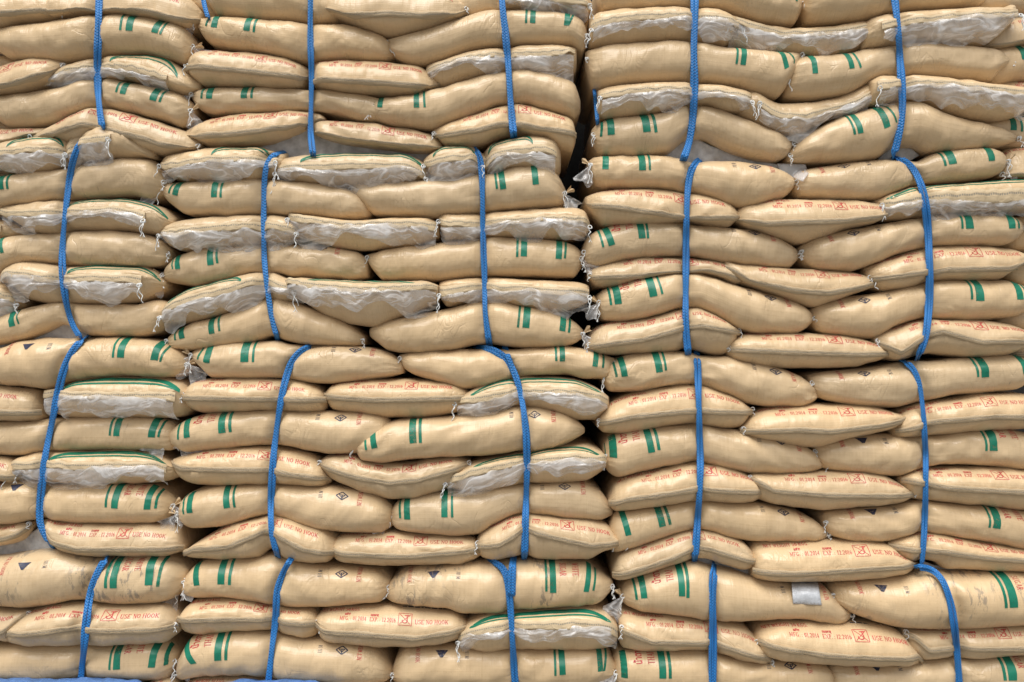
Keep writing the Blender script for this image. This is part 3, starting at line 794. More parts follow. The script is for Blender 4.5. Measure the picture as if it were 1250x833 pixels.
# ------------------------------------------------------------------ the sacks as measured: stack+bundle.layer, kind, outline x,top,bottom ...
DATA = """
A1.1 B x=-60,-10,45;0,-8,41;38,-10,33;75,-5,28;84,5,20 q=-60,16;0,13;63,5;84,8 o=-.03
A1.1 B x=55,10,14;76,-6,28;118,-10,23;150,-12,24;176,-12,27;209,-8,34;235,2,39;250,18,30 q=55,12;118,10;190,10;220,18;250,24
A1.2 L x=-25,48,54;0,41,64;25,37,76;76,30,79;118,23,74;130,22,71;176,25,69;214,32,77;232,40,82;243,55,72 s=155:3 166:9 201:9 209:3 m=R o=.01 e=L
A1.3 L x=-60,66,88;0,64,84;15,68,82;26,75,79 o=-.08 p=0
A1.4 B x=-60,90,122;0,86,120;25,79,118;50,74,113;70,75,104;86,80,82 q=-60,112;0,109;60,92;86,81
A1.4 M x=58,92,104;84,84,104;116,74,100;150,70,100;176,70,104;205,74,112;230,88,118;248,102,112 q=58,98;90,83;125,75;175,79;200,87;217,95;248,106 f=60,216 g=140,222
A1.5 L x=-25,128,140;0,120,148;20,118,158;76,110,153;113,99,138;130,98,134;164,104,140;205,112,150;225,118,156;240,130,148 s=150:3 158:8 196:9 205:3 m=R e=R
A1.6 L x=-60,146,166;0,146,161;17,156,160 o=-.08 p=0
A1.7 B x=-60,158,182;0,159,181;35,158,172;60,158,166;72,161,164
A1.7 B x=45,166,172;75,155,175;100,141,178;118,135,178;131,134,175;160,140,180;185,148,188;205,154,191;235,165,188;250,175,182 q=45,169;75,160;118,149;131,150;160,160;190,166;208,173;250,180
A2.1 M x=-30,182,205;0,179,208;20,174,214;50,170,215;75,169,210;93,174,200 f=-30,92 g=20,95
A2.1 M x=90,178,203;100,168,203;120,160,200;150,157,196;165,162,196;180,176,195;195,188,196 f=95,152 o=.02
A2.2 L x=-60,222,250;0,217,256;40,213,253;80,208,247;90,206,246;120,200,244;168,195,241;188,197,245;208,215,238 s=7:8 15:3 m=N
A2.3 M x=7,252,262;20,252,270;50,248,286;75,246,288;95,246,283;150,244,283;180,248,286;200,254,288;218,268,280 f=10,190 g=85,208
A2.3 M x=-60,262,292;0,268,293;20,274,291;38,284,288 f=-60,8 o=-.05
A2.4 L x=-60,308,340;0,295,338;20,290,330;45,287,322;76,286,323;90,284,325;134,283,327;175,286,327;200,295,325;212,306,318 s=3:5 m=N
A2.5 M x=6,338,345;20,324,350;40,320,366;76,324,371;95,325,371;134,325,372;175,326,368;195,333,360;206,345,352 f=12,186 g=90,200
A2.5 M x=-60,345,385;0,345,385;20,352,380;30,362,372 f=-60,28 o=-.03
A2.6 L x=-60,398,430;0,387,421;27,379,417;60,371,405;80,368,396;95,370,402;115,372,410;168,372,411;195,367,406;210,372,395;218,380,388 s=15:8 22:2 m=N
A3.1 L x=-60,430,465;0,426,469;34,416,471;65,413,475;85,414,468;105,413,464;151,412,459;202,417,461;220,427,460;234,438,450 s=146:3 156:9 198:9 207:3 m=R e=R b=8
A3.2 B x=-60,470,512;0,470,513;30,473,514;50,478,514;57,495,508 q=-60,500;0,501;57,502
A3.2 M x=62,475,500;75,472,507;110,462,510;150,460,509;200,461,510;225,466,508;238,478,500 q=62,478;120,480;225,480;238,484 f=64,226 g=76,225 G=1
A3.3 L x=-60,515,552;0,514,554;34,513,555;62,512,550;75,511,550;118,508,548;185,509,549;210,515,549;222,525,540 s=139:3 147:8 191:9 200:3 m=R e=R
A3.4 B x=-60,557,587;0,557,586;25,562,588;32,574,582
A3.4 M x=20,562,575;35,555,580;55,550,588;100,550,590;150,549,590;190,552,588;210,562,585;222,570,580 q=20,566;60,566;212,566;222,572 f=22,212 g=62,206 G=1
A3.5 L x=-60,588,636;0,590,639;20,586,639;42,585,634;56,590,632;80,591,636;134,590,638;185,592,637;205,600,632;216,612,620 s=135:3 146:9 186:8 195:3 m=R e=R t=1 b=5
A3.6 B x=-60,638,665;0,640,665;30,637,658;42,637,642
A3.6 B x=52,636,642;62,633,655;75,635,670;134,637,677;180,637,677;205,640,677;222,645,672;229,666,671 q=52,639;75,660;110,668;168,668;229,668
A4.1 L x=-60,680,730;0,678,736;44,672,738;80,670,733;108,676,729;125,679,732;150,677,734;198,675,732;215,680,728;232,695,715 s=139:4 148:9 190:10 203:4 m=R e=R t=1 b=10 d=1
A4.2 B x=-60,737,776;0,737,776;20,740,780;35,740,765;47,742,750
A4.2 B x=18,768,776;30,756,782;50,740,783;97,732,783;132,734,783;176,733,781;205,732,779;218,740,772;226,755,765 q=18,772;66,769;97,764;150,766;226,764 o=.02
A4.3 L x=-60,786,830;0,784,829;60,782,829;97,782,826;110,783,826;150,780,829;195,776,828;208,782,825;220,795,812 s=140:3 148:9 194:9 206:4 m=R e=R t=1
A4.4 B x=180,836,850;190,828,855;203,822,860;215,826,860;224,840,852
B1.1 L x=228,-20,5;240,-20,14;255,-20,22;270,-10,25 o=-.06 p=0
B1.1 L x=248,-15,2;258,-25,10;270,-25,22;321,-25,28;374,-20,31;386,-18,33;410,-10,31;425,0,20 p=0 o=-.01
B1.1 B x=390,6,14;412,-5,26;440,-10,38;472,-12,49;490,-12,50;520,-12,43;545,-8,35;562,3,28;572,11,15 q=390,9;440,14;480,13;520,15;545,12;572,13
B1.1 L x=548,-20,10;562,-10,26;575,-12,26;600,-14,18;622,-14,17;640,-10,12 p=0 o=-.03
B1.1 M x=610,-20,12;640,-15,16;660,-15,19;690,-10,20;712,-5,24;722,5,12 f=612,718
B1.2 L x=243,26,34;255,26,52;270,25,60;321,28,67;374,32,78;388,33,77;420,34,76;447,40,77;468,48,78;482,60,72 s=258:3 267:8 307:8 316:3 m=L e=L
B1.2 L x=472,52,58;485,50,74;510,44,83;536,36,79;561,28,71;590,19,63;613,16,60;626,16,59;662,18,60;695,22,60;710,30,66;716,42,58 s=643:3 651:7 693:7 701:3 m=R o=.015
B1.3 B x=233,78,92;242,68,102;255,64,107;296,66,108;346,72,111;368,80,109;381,88,92 q=233,76;296,82;346,87;381,90
B1.3 B x=380,84,96;386,78,108;410,76,114;447,77,118;510,83,120;525,91,114;537,100,106 q=380,92;447,97;500,100;537,103
B1.3 M x=521,82,96;540,79,108;573,67,101;612,61,91;630,60,89;660,59,93;690,60,97;703,62,88 q=521,82;573,68;616,62;703,61 f=521,700
B1.4 L x=236,115,122;250,112,137;270,110,141;296,109,141;346,111,138;374,112,136;386,111,136;410,114,140;440,118,148;462,122,150;478,128,145 s=249:3 258:8 300:8 309:3 m=L e=L
B1.4 L x=452,130,138;462,124,150;498,120,157;530,113,160;560,104,151;590,96,140;612,91,130;632,88,129;662,92,136;687,98,144;700,106,146;708,125,138 s=458:3 466:7 509:7 518:3 m=L o=.02
B1.5 B x=227,162,167;245,154,175;262,147,181;296,141,181;330,139,176;360,137,165;375,137,158;390,140,148;397,144,147 q=227,164;300,160;350,152;397,145
B1.5 B x=374,150,156;389,149,166;420,149,176;447,151,180;480,156,184;510,161,187;530,167,187;540,176,183 q=374,154;430,168;480,174;540,178
B1.5 B x=530,160,166;545,154,180;561,148,182;590,139,178;616,131,168;632,129,166;662,136,172;685,143,184;698,150,186;702,165,175 q=530,163;580,157;625,146;660,154;702,160
B2.1 M x=201,197,204;212,192,218;237,187,223;284,182,223;320,182,222;335,186,218;352,189,212 f=203,345 g=265,335
B2.1 M x=341,196,216;360,193,224;408,190,228;440,189,228;489,190,226;515,198,222;524,207,215 f=341,522 g=370,518
B2.1 M x=518,196,206;530,188,218;547,181,220;576,180,215;588,188,212;602,195,208 f=519,590 g=530,580
B2.1 M x=588,190,210;600,178,212;620,172,210;660,167,212;676,171,218;684,185,210 f=592,678 g=596,650
B2.2 L x=200,228,236;212,226,250;237,224,264;284,222,266;315,219,263;326,220,262;350,222,264;400,228,268;430,234,270;448,245,268;456,255,262 s=214:3 222:8 266:8 274:3 m=L e=L
B2.2 L x=428,230,236;440,226,248;460,225,264;521,221,268;560,218,266;584,214,262;598,213,260;634,206,258;662,203,256;680,215,254;690,232,246 s=604:3 611:8 651:8 m=R e=R
B2.3 M x=200,280,290;212,275,302;230,270,307;268,266,305;315,263,300;330,263,298;350,266,298;370,272,290 f=202,368
B2.3 M x=356,262,276;375,264,292;400,268,300;440,271,306;489,268,302;520,268,297;537,274,290 q=356,260;377,266;424,272;489,270;537,271 f=356,535 o=.015
B2.3 M x=536,264,275;546,262,294;586,262,292;598,261,290;634,258,291;690,255,293;712,259,290;719,270,282 f=537,718
B2.4 L x=200,334,342;208,322,344;221,313,347;240,306,349;280,301,343;318,299,335;330,299,335;370,300,339;408,303,341;435,308,342;450,318,338 s=210:2 217:7 257:8 265:3 m=L e=L b=1
B2.4 L x=448,312,318;458,310,332;470,306,343;521,299,344;560,295,341;584,291,339;598,290,338;640,292,338;680,295,339;700,300,338;710,308,326 s=632:3 640:8 683:8 691:3 m=R e=R
B2.5 M x=203,378,392;214,366,395;237,354,393;268,345,386;300,337,376;320,333,367;332,333,366;352,340,370;370,348,365 f=205,366 g=210,300
B2.5 M x=352,341,355;370,341,366;393,342,382;433,344,396;460,345,399;489,345,388;520,345,377;537,350,368 q=352,341;408,343;470,347;537,346 f=352,536 g=380,510 o=.015
B2.5 M x=537,346,362;548,343,374;586,340,368;600,340,369;640,342,375;680,344,380;705,346,375;718,350,368 f=538,718
B2.6 L x=206,412,422;218,405,427;237,395,427;268,387,425;300,376,421;322,366,415;334,364,410;350,366,416;380,376,421;410,388,423;430,398,423;446,412,420 s=213:3 221:8 259:8 268:3 m=L
B2.6 L x=452,402,410;462,397,418;476,391,428;510,385,431;550,377,428;588,368,420;598,367,420;634,373,424;680,383,424;700,393,419;712,404,412 s=635:3 644:9 688:8 696:3 m=R e=R
B3.1 L x=236,430,437;250,425,450;264,422,461;304,417,462;340,417,461;356,421,463;380,422,467;409,422,468;444,424,464;475,431,460;494,444,455 s=249:3 258:9 303:10 313:3 m=L b=4 e=L
B3.1 L x=488,434,440;498,432,452;530,428,464;570,427,474;600,427,470;624,427,463;650,425,458;686,423,457;720,428,462;738,434,462;750,438,448 s=678:3 686:7 728:7 737:3 m=R
B3.2 B x=230,476,492;240,467,500;255,463,503;300,461,502;339,462,501;352,463,502;380,468,503;395,476,502;401,485,496 q=230,483;339,485;401,486
B3.2 B x=399,478,488;408,470,500;430,465,504;461,463,508;499,463,510;530,465,508;555,468,504;573,478,492 q=399,482;461,486;573,484
B3.2 M x=556,488,500;575,476,506;600,466,503;627,461,496;645,460,498;669,460,502;700,463,512;725,472,512;742,484,500 q=556,490;630,475;700,476;742,484 f=556,740 g=575,735 o=.01
B3.3 L x=206,530,537;215,522,543;232,512,551;260,504,549;300,501,544;335,499,542;348,500,543;380,501,549;409,502,553;444,502,552;468,507,545;481,517,524 s=221:3 230:8 274:9 284:4 m=L t=1 b=4 e=L
B3.3 L x=434,536,543;445,530,560;465,519,563;495,511,560;547,508,556;599,502,554;634,496,549;650,496,550;670,499,547;690,505,540;704,514,532;713,522,527 s=447:3 456:8 505:9 514:4 m=L b=4 o=.04
B3.4 B x=214,560,568;228,555,585;245,550,591;287,544,592;330,544,591;345,546,591;374,552,593;394,562,594;405,582,588 q=214,566;230,570;330,572;405,584
B3.4 B x=392,562,568;402,556,580;426,553,592;450,560,601;480,564,608;500,564,608;530,558,600;555,556,592;575,562,575 q=392,566;440,580;480,587;515,583;575,566
B3.4 M x=545,577,592;560,572,597;578,563,600;610,556,595;638,551,589;650,549,588;680,543,588;710,542,586;732,549,575;741,560,568 q=545,580;600,568;650,560;700,555;741,560 f=545,738 g=578,730 o=.01
B3.5 L x=220,622,630;228,606,638;242,598,642;270,592,641;300,590,634;330,590,627;342,590,629;370,591,637;400,592,646;440,597,648;465,605,648;480,618,640 s=226:3 235:8 279:8 288:3 m=L b=4 e=L
B3.5 L x=476,624,634;486,612,644;505,604,649;557,597,652;582,595,651;605,592,638;634,590,627;648,590,627;680,586,630;710,587,633;730,597,633;748,620,628 s=488:3 497:8 543:8 552:3 m=L b=4 e=L
B3.6 B x=230,670,677;245,660,679;265,648,680;290,636,680;320,629,678;334,626,668;348,627,678;374,632,684;400,643,684;414,655,672 q=230,673;290,665;330,648;345,650;380,668;414,676
B3.6 B x=406,664,674;414,654,682;430,650,686;470,648,688;520,651,688;555,653,687;578,656,682;588,668,676 q=406,670;423,674;499,677;588,670
B3.6 B x=582,658,670;590,645,679;605,636,682;625,628,679;642,625,677;658,626,680;690,628,681;715,630,680;738,638,670;758,658,666;764,661,665 q=582,668;610,663;640,645;680,655;720,664;764,664 o=.01
B4.1 L x=221,712,721;230,700,725;245,686,727;270,680,727;300,678,729;334,675,736;348,677,738;370,683,739;400,688,738;440,691,735;465,696,732;478,706,722 s=241:8 275:9 286:4 m=L b=4 e=L
B4.1 L x=470,720,728;482,704,732;500,692,736;540,688,739;572,685,746;600,684,746;622,682,743;640,682,741;678,683,739;710,684,737;730,696,732;748,710,717 s=666:3 674:8 719:7 727:3 m=R t=1 b=7 d=1
B4.2 B x=224,750,764;232,738,769;246,730,771;290,727,767;330,734,766;350,737,770;375,739,775;388,745,772;393,755,765 q=224,755;294,753;334,755;393,761
B4.2 B x=388,750,764;396,743,777;415,738,782;450,737,785;490,737,786;530,740,784;555,744,779;571,756,771 q=388,760;400,769;469,773;510,777;571,768
B4.2 M x=560,768,784;575,753,790;599,745,793;620,743,790;636,742,790;680,739,790;715,737,790;738,743,788;752,758,780 q=560,771;600,763;650,757;752,759 f=560,753 g=574,744 G=1 o=.01
B4.3 L x=217,815,826;224,796,827;238,775,824;260,768,822;300,766,821;332,769,825;345,771,827;380,775,830;430,780,831;455,786,830;470,798,829;480,815,824 s=229:8 271:9 281:4 m=L t=1 b=4
B4.3 L x=479,815,828;486,798,832;500,787,836;540,785,836;590,787,836;620,790,835;634,790,835;680,789,836;715,786,834;738,790,828;752,808,824;760,818,822 s=677:3 685:8 731:7 740:3 m=R b=7
B4.4 B x=228,832,860;250,824,865;300,822,865;350,827,865;390,831,862;398,840,855
B4.4 B x=396,838,850;410,832,866;470,832,866;490,840,850
B4.4 L x=735,836,855;750,828,860;765,834,850 p=0 o=-.03
C1.1 L x=728,-20,8;733,-25,18;760,-25,19;841,-25,15;856,-25,15;889,-25,20;927,-22,31;950,-18,34;965,-10,33;978,2,14 s=963:6 970:3 m=R
C1.1 L x=974,-5,14;982,-20,30;1000,-25,33;1060,-25,26;1090,-25,18;1104,-25,18;1150,-25,16;1185,-25,13;1200,-15,2 m=N
C1.1 L x=1180,-15,4;1195,-20,14;1210,-20,16;1260,-20,15;1320,-20,15 o=-.06 p=0
C1.2 M x=718,28,60;730,21,62;776,16,58;841,14,54;856,15,56;880,20,59;892,26,50;902,28,38 q=718,26;776,18;841,16;902,25 f=719,901 o=.02
C1.2 M x=876,16,40;888,20,58;905,26,63;930,32,67;960,37,70;1000,36,72;1030,31,68;1045,28,62;1062,26,45 q=876,17;952,36;1013,34;1062,26 f=884,1058 o=-.025
C1.2 M x=1048,35,64;1062,26,63;1080,22,60;1094,20,57;1108,20,55;1150,18,57;1190,16,59;1210,16,50;1230,10,30 q=1048,34;1090,22;1215,15;1230,9 f=1062,1229 o=.025
C1.2 B x=1195,40,58;1210,25,62;1250,17,55;1320,17,50 o=-.07
C1.3 L x=714,66,84;722,64,110;740,59,113;780,56,108;841,53,106;856,56,106;880,61,109;910,64,114;944,67,122;960,68,104;977,67,73 s=898:3 906:7 950:7 958:3 m=R
C1.3 L x=955,80,119;962,76,122;983,72,124;1026,69,119;1063,62,103;1094,57,97;1110,55,97;1140,56,99;1175,59,103;1200,62,103;1218,68,88;1232,74,78 s=988:7 1030:7 1038:3 m=L
C1.3 L x=1190,70,98;1215,56,104;1250,53,97;1320,52,95 s=1206:8 1250:8 m=N o=-.07 p=0
C1.4 M x=728,115,144;740,112,147;776,108,144;810,106,139;841,105,131;856,107,131;880,110,138;900,114,140;913,117,132 q=728,117;776,109;841,107;913,117 f=729,910 o=.02
C1.4 M x=898,114,142;915,112,150;935,122,160;955,128,166;975,127,165;1000,124,150;1030,116,142;1050,106,135;1063,99,125 f=918,1056 o=-.03
C1.4 M x=1054,104,132;1066,99,132;1096,97,126;1110,97,126;1152,102,141;1200,109,150;1230,112,146;1247,118,136 q=1054,101;1106,98;1177,107;1247,114 f=1058,1246 o=.025
C1.4 B x=1200,105,115;1215,99,118;1250,97,115;1320,97,110 o=-.07
C1.5 L x=722,160,174;730,152,188;745,147,194;780,143,193;810,138,190;841,129,170;853,130,170;880,137,182;914,150,194;940,160,198;955,168,194;968,174,180 s=735:3 744:9 785:10 795:4 m=L
C1.5 L x=960,188,198;975,172,199;1000,156,200;1026,144,200;1063,134,196;1094,126,180;1108,126,180;1130,133,188;1160,145,188;1200,154,183;1225,162,178;1241,169,173 s=1030:3 1037:7 1067:9 1076:3 m=L
C1.5 L x=1190,152,158;1215,142,176;1250,141,180;1320,141,180 s=1243:8 1253:3 m=N o=-.07 p=0
C2.1 L x=718,198,208;726,194,226;740,193,232;800,192,232;830,197,236;844,200,238;860,199,243;880,199,252;910,201,256;940,206,248;958,214,240;970,221,226 s=739:8 782:9 791:3 m=L b=4 e=L
C2.1 L x=966,218,234;974,211,242;1000,206,245;1040,200,246;1066,197,245;1095,195,234;1115,199,227;1135,190,225;1165,184,223;1200,182,219;1215,186,214;1226,194,204 s=1146:3 1155:10 1203:9 m=R e=R b=4
C2.1 B x=1218,195,216;1235,180,220;1260,178,222;1320,178,222 o=-.07
C2.2 B x=714,242,250;724,238,266;738,235,277;770,232,278;813,234,275;838,237,273;862,240,277;884,249,279;900,260,267 q=714,246;760,252;836,263;900,262
C2.2 B x=893,262,270;905,252,278;925,248,286;950,245,295;970,245,299;1000,245,292;1031,246,281;1060,249,275;1081,257,264 q=893,265;926,270;1015,267;1081,259
C2.2 M x=1064,246,256;1078,240,270;1118,229,266;1133,228,264;1180,225,262;1250,221,260;1320,222,258 q=1064,248;1118,236;1320,228 f=1066,1320 g=1066,1320 h=17
C2.3 L x=710,305,316;716,292,325;730,283,327;755,275,320;787,272,315;833,273,313;846,276,314;870,278,319;911,282,325;940,289,328;960,299,327;974,309,316 s=730:3 738:9 780:9 788:3 m=L t=1 b=4
C2.3 L x=973,304,313;982,296,324;1000,289,331;1031,282,332;1063,277,323;1096,271,310;1126,266,303;1142,264,301;1180,262,301;1215,262,301;1235,267,294;1246,275,284 s=1168:3 1177:10 1228:9 1237:3 m=R e=R b=4
C2.3 L x=1225,285,300;1240,266,306;1260,262,306;1320,262,306 o=-.07 p=0
C2.4 B x=717,331,338;728,326,350;745,321,351;781,316,343;830,315,335;850,317,335;878,321,341;896,328,347;908,337,345 q=717,336;760,335;820,331;862,328;908,340
C2.4 B x=882,319,332;896,322,344;915,324,352;943,326,362;970,329,371;990,330,375;1010,331,370;1035,333,361;1060,340,352 q=882,322;907,340;960,352;1000,355;1040,348;1060,343 o=.01
C2.4 B x=1053,328,340;1062,324,351;1078,317,356;1110,308,351;1131,302,345;1145,301,344;1180,300,344;1212,302,342;1235,306,328;1254,312,318 q=1053,338;1128,328;1144,326;1215,325;1254,315
C2.4 L x=1222,318,330;1240,314,345;1260,314,348;1320,316,348 s=1249:5 m=N o=-.07 p=0
C2.5 L x=728,362,378;736,355,390;755,347,393;790,337,388;830,333,377;846,333,376;868,339,387;900,350,403;930,358,408;965,368,408;980,376,402;992,386,392 s=742:3 750:9 790:10 800:3 m=L t=1 b=4 e=L
C2.5 L x=987,380,390;995,372,403;1012,367,409;1040,362,413;1060,360,413;1090,354,399;1126,346,389;1144,343,390;1180,342,392;1220,343,389;1245,350,382;1256,358,372 s=1179:3 1188:10 1238:9 1247:3 m=R b=4
C2.5 L x=1222,385,398;1240,378,402;1260,376,404;1320,376,404 o=-.07 p=0
C2.6 B x=716,417,425;726,403,432;745,394,433;790,388,432;820,380,430;836,375,425;848,375,427;865,381,432;880,390,433;893,399,422;900,402,406 q=716,421;780,412;835,396;850,395;900,404
C2.6 B x=883,420,430;893,413,440;915,408,446;950,407,449;1000,408,449;1040,412,447;1068,420,440;1087,426,432 q=883,424;950,427;1040,430;1087,429
C2.6 B x=1062,410,420;1075,404,436;1090,399,440;1115,392,434;1130,390,431;1146,391,433;1180,391,437;1220,395,434;1245,403,424;1258,410,416 q=1062,416;1085,428;1115,408;1135,402;1180,415;1258,414
C2.6 B x=1225,424,434;1240,412,438;1260,410,440;1320,410,440 o=-.07
C3.1 L x=734,452,464;744,442,477;770,433,478;814,429,471;842,431,470;856,435,471;880,435,480;910,440,492;950,450,497;975,460,496;990,471,490;998,480,484 s=748:3 757:8 799:9 808:3 m=L b=4
C3.1 L x=985,460,474;996,456,484;1020,453,491;1060,449,497;1085,445,497;1110,441,492;1126,442,489;1160,438,482;1200,435,479;1230,434,476;1250,440,465;1262,448,458 s=1184:3 1193:10 1242:9 m=R b=4
C3.2 B x=728,512,520;738,498,528;755,486,529;790,475,524;842,468,517;856,469,518;880,477,522;900,487,521;916,500,504 q=728,516;770,506;830,500;860,500;916,502
C3.2 B x=901,522,530;912,508,532;930,499,537;960,495,543;990,493,545;1020,493,537;1060,495,528;1085,502,522;1101,507,513 q=901,526;960,522;1000,524;1060,518;1101,510
C3.2 B x=1085,520,530;1092,505,533;1105,497,534;1131,490,531;1160,486,528;1194,480,525;1230,479,523;1260,484,522;1320,490,515 q=1085,525;1131,512;1194,506;1320,508
C3.3 L x=736,545,565;742,534,575;756,527,581;785,521,574;814,519,568;846,517,563;860,519,565;885,523,572;919,527,577;960,535,578;985,547,575;1006,562,570 s=738:3 747:9 788:9 798:4 m=L t=1 b=4
C3.3 L x=990,545,555;1000,538,569;1020,533,574;1060,530,578;1090,530,580;1115,531,573;1130,531,569;1160,526,566;1211,522,569;1250,528,573;1320,540,570 s=1197:3 1206:10 1258:9 m=R t=1 b=7
C3.4 B x=742,608,618;750,590,622;770,579,621;810,570,616;846,563,611;862,564,611;890,569,613;912,579,612;934,596,602 q=742,616;760,608;846,595;890,598;934,600
C3.4 B x=909,580,586;918,576,604;935,575,612;971,575,618;1000,574,621;1040,573,618;1075,579,615;1095,590,612;1111,600,607 q=909,583;935,597;1000,602;1111,604
C3.4 B x=1094,582,590;1104,575,604;1118,572,609;1132,571,610;1150,570,612;1194,569,616;1250,571,622;1320,574,622 q=1094,586;1118,590;1140,594;1250,600;1320,603
C3.5 L x=743,640,668;750,626,672;770,620,668;800,616,658;846,610,646;860,610,646;885,611,654;919,613,659;960,621,660;985,630,660;1000,640,658;1010,650,654 s=759:8 802:9 811:4 m=L b=4
C3.5 L x=1002,630,640;1008,624,650;1025,621,656;1060,618,659;1085,616,657;1122,611,648;1136,612,650;1194,616,659;1250,623,669;1320,630,672 s=1203:3 1212:10 1262:9 m=R t=1 b=7
C3.6 B x=747,692,704;754,676,706;775,665,702;810,654,691;842,645,682;858,645,680;880,650,687;905,660,693;918,673,690 q=747,702;800,685;842,668;860,668;918,686
C3.6 B x=914,668,700;920,662,704;950,659,707;1000,657,707;1050,657,705;1078,661,702;1095,674,700;1115,686,692 q=914,697;960,698;1050,692;1115,690 o=.01
C3.6 B x=1080,660,672;1092,654,680;1110,649,685;1124,647,682;1138,649,684;1150,651,692;1194,659,695;1250,668,697;1320,675,697 q=1080,668;1117,672;1140,672;1194,680;1320,690
C4.1 L x=757,720,731;766,708,738;785,698,744;823,686,748;842,684,751;868,690,756;886,693,756;924,704,755;968,710,753;1000,712,757;1018,728,759;1038,745,753 s=773:3 782:8 828:8 836:4 m=L t=1 b=4 e=L
C4.1 L x=1010,715,730;1018,709,736;1040,706,747;1066,703,756;1097,700,763;1130,694,764;1155,696,765;1175,696,764;1218,696,761;1250,698,760;1320,700,760 s=1212:4 1222:11 1270:9 m=R t=1 b=7 d=1
C4.2 B x=754,750,780;760,745,788;790,746,791;840,750,790;864,754,792;886,757,798;905,762,803;920,775,806;939,804,810 q=754,768;790,781;860,784;885,790;939,807
C4.2 B x=916,778,788;922,765,794;935,758,799;960,755,803;1000,756,806;1040,757,808;1070,760,808;1092,767,808;1105,783,808;1117,800,806 q=916,784;950,790;1000,797;1060,800;1117,803 o=.01
C4.2 B x=1096,764,778;1106,764,795;1125,764,802;1160,763,800;1176,762,801;1210,760,799;1250,758,797;1320,758,797 q=1096,770;1120,792;1159,790;1320,789
C4.3 L x=748,800,830;756,793,838;795,789,840;850,790,840;880,797,840;935,804,840;980,804,840;1005,810,838;1019,825,834 s=760:8 806:9 815:4 m=L t=1 b=4 e=L
C4.3 L x=1008,815,832;1016,808,840;1050,806,845;1100,804,846;1135,802,845;1162,800,842;1176,801,842;1218,797,842;1250,798,842;1320,800,842 s=1219:4 1229:11 1278:9 m=R t=1 b=7
"""

# ------------------------------------------------------------------ build every sack
SACKS = [Sack(l.replace('g=', 'g=').strip(), i) for i, l in enumerate(DATA.strip().splitlines())] if False else []
for i, l in enumerate(DATA.strip().splitlines()):
    tk = l.split(); out = []
    for t in tk:                                   # stripe lists are written "s=a:b c:d"
        if '=' not in t and ':' in t: out[-1] += ','+t
        else: out.append(t)
    SACKS.append(Sack(' '.join(out), i))

STACK = {'A': 'left stack', 'B': 'middle stack', 'C': 'right stack'}
BUND = {1: 'top', 2: 'second', 3: 'third', 4: 'bottom'}
ORD = ['top', 'second', 'third', 'fourth', 'fifth', 'sixth', 'seventh']
LOOK = {'L': 'smooth tan sack lying lengthwise', 'B': 'tan sack end with brown sewn seam', 'M': 'tan sack mouth with crumpled clear liner'}
rows = {}
for s in SACKS: rows.setdefault(s.id, []).append(s)
for k, lst in rows.items():
    lst.sort(key=lambda s: s.x0); n = len(lst)
    nm = {1: [''], 2: ['leftmost', 'rightmost'], 3: ['leftmost', 'middle', 'rightmost'], 4: ['leftmost', 'centre-left', 'centre-right', 'rightmost'], 5: ['leftmost', 'second from left', 'middle', 'second from right', 'rightmost']}[n]
    for s, q in zip(lst, nm):
        look = LOOK[s.kind]
        if s.kind == 'L': look = 'long tan sack with green stripes' if s.kv.get('s') else 'plain long tan sack'
        if s.kind == 'B': look = 'tan sack end with red print'
        if s.kind == 'M': look = 'tan sack mouth with clear liner'
        if s.kv.get('d'): look = 'scuffed '+look
        if s.o > .04: look = look+' set back'
        s.label = f"{look}, {ORD[s.layer-1]} layer of {BUND[s.b]} bundle, {STACK[s.col]}"+(f", {q}" if q else '')
for s in SACKS:
    o = build_body(s)
    tag(o, s.label, 'sack', 'tan sugar sacks stacked in sling bundles')
    if s.kind == 'L':
        if s.kv.get('s'): stripes(s)
        side_print(s)
    elif s.kind == 'B':
        print_end(s); seam_flap(s)
    else: mouth(s)
    # ties
    if s.kv.get('p') != '0':
        for side, xt in ((0, s.x0), (1, s.x1)):
            if not s.tipfree[side]: continue
            tip = s.surf(np.array([xt+(.006 if side == 0 else -.006)]), np.array([0.]), .004)[0]
            out = 1 if side else -1
            if s.kind == 'M':
                if s.rng.random() < .6:
                    e = s.flap_ends[side]; twine(s, e+np.array([0, -.012, -.006]), .075, out*.3)
            elif s.kind == 'L':
                mth = {'L': 0, 'R': 1}.get(s.kv.get('m'), -1)
                if side == mth:
                    if s.kv.get('e'): ear(s, tip, out)
                    twine(s, tip, .07, out*.2)
                elif s.rng.random() < .6: twine(s, tip, .03, out*.5, strands=1)
            elif s.rng.random() < .4: twine(s, tip, .032, out*.5, strands=1)

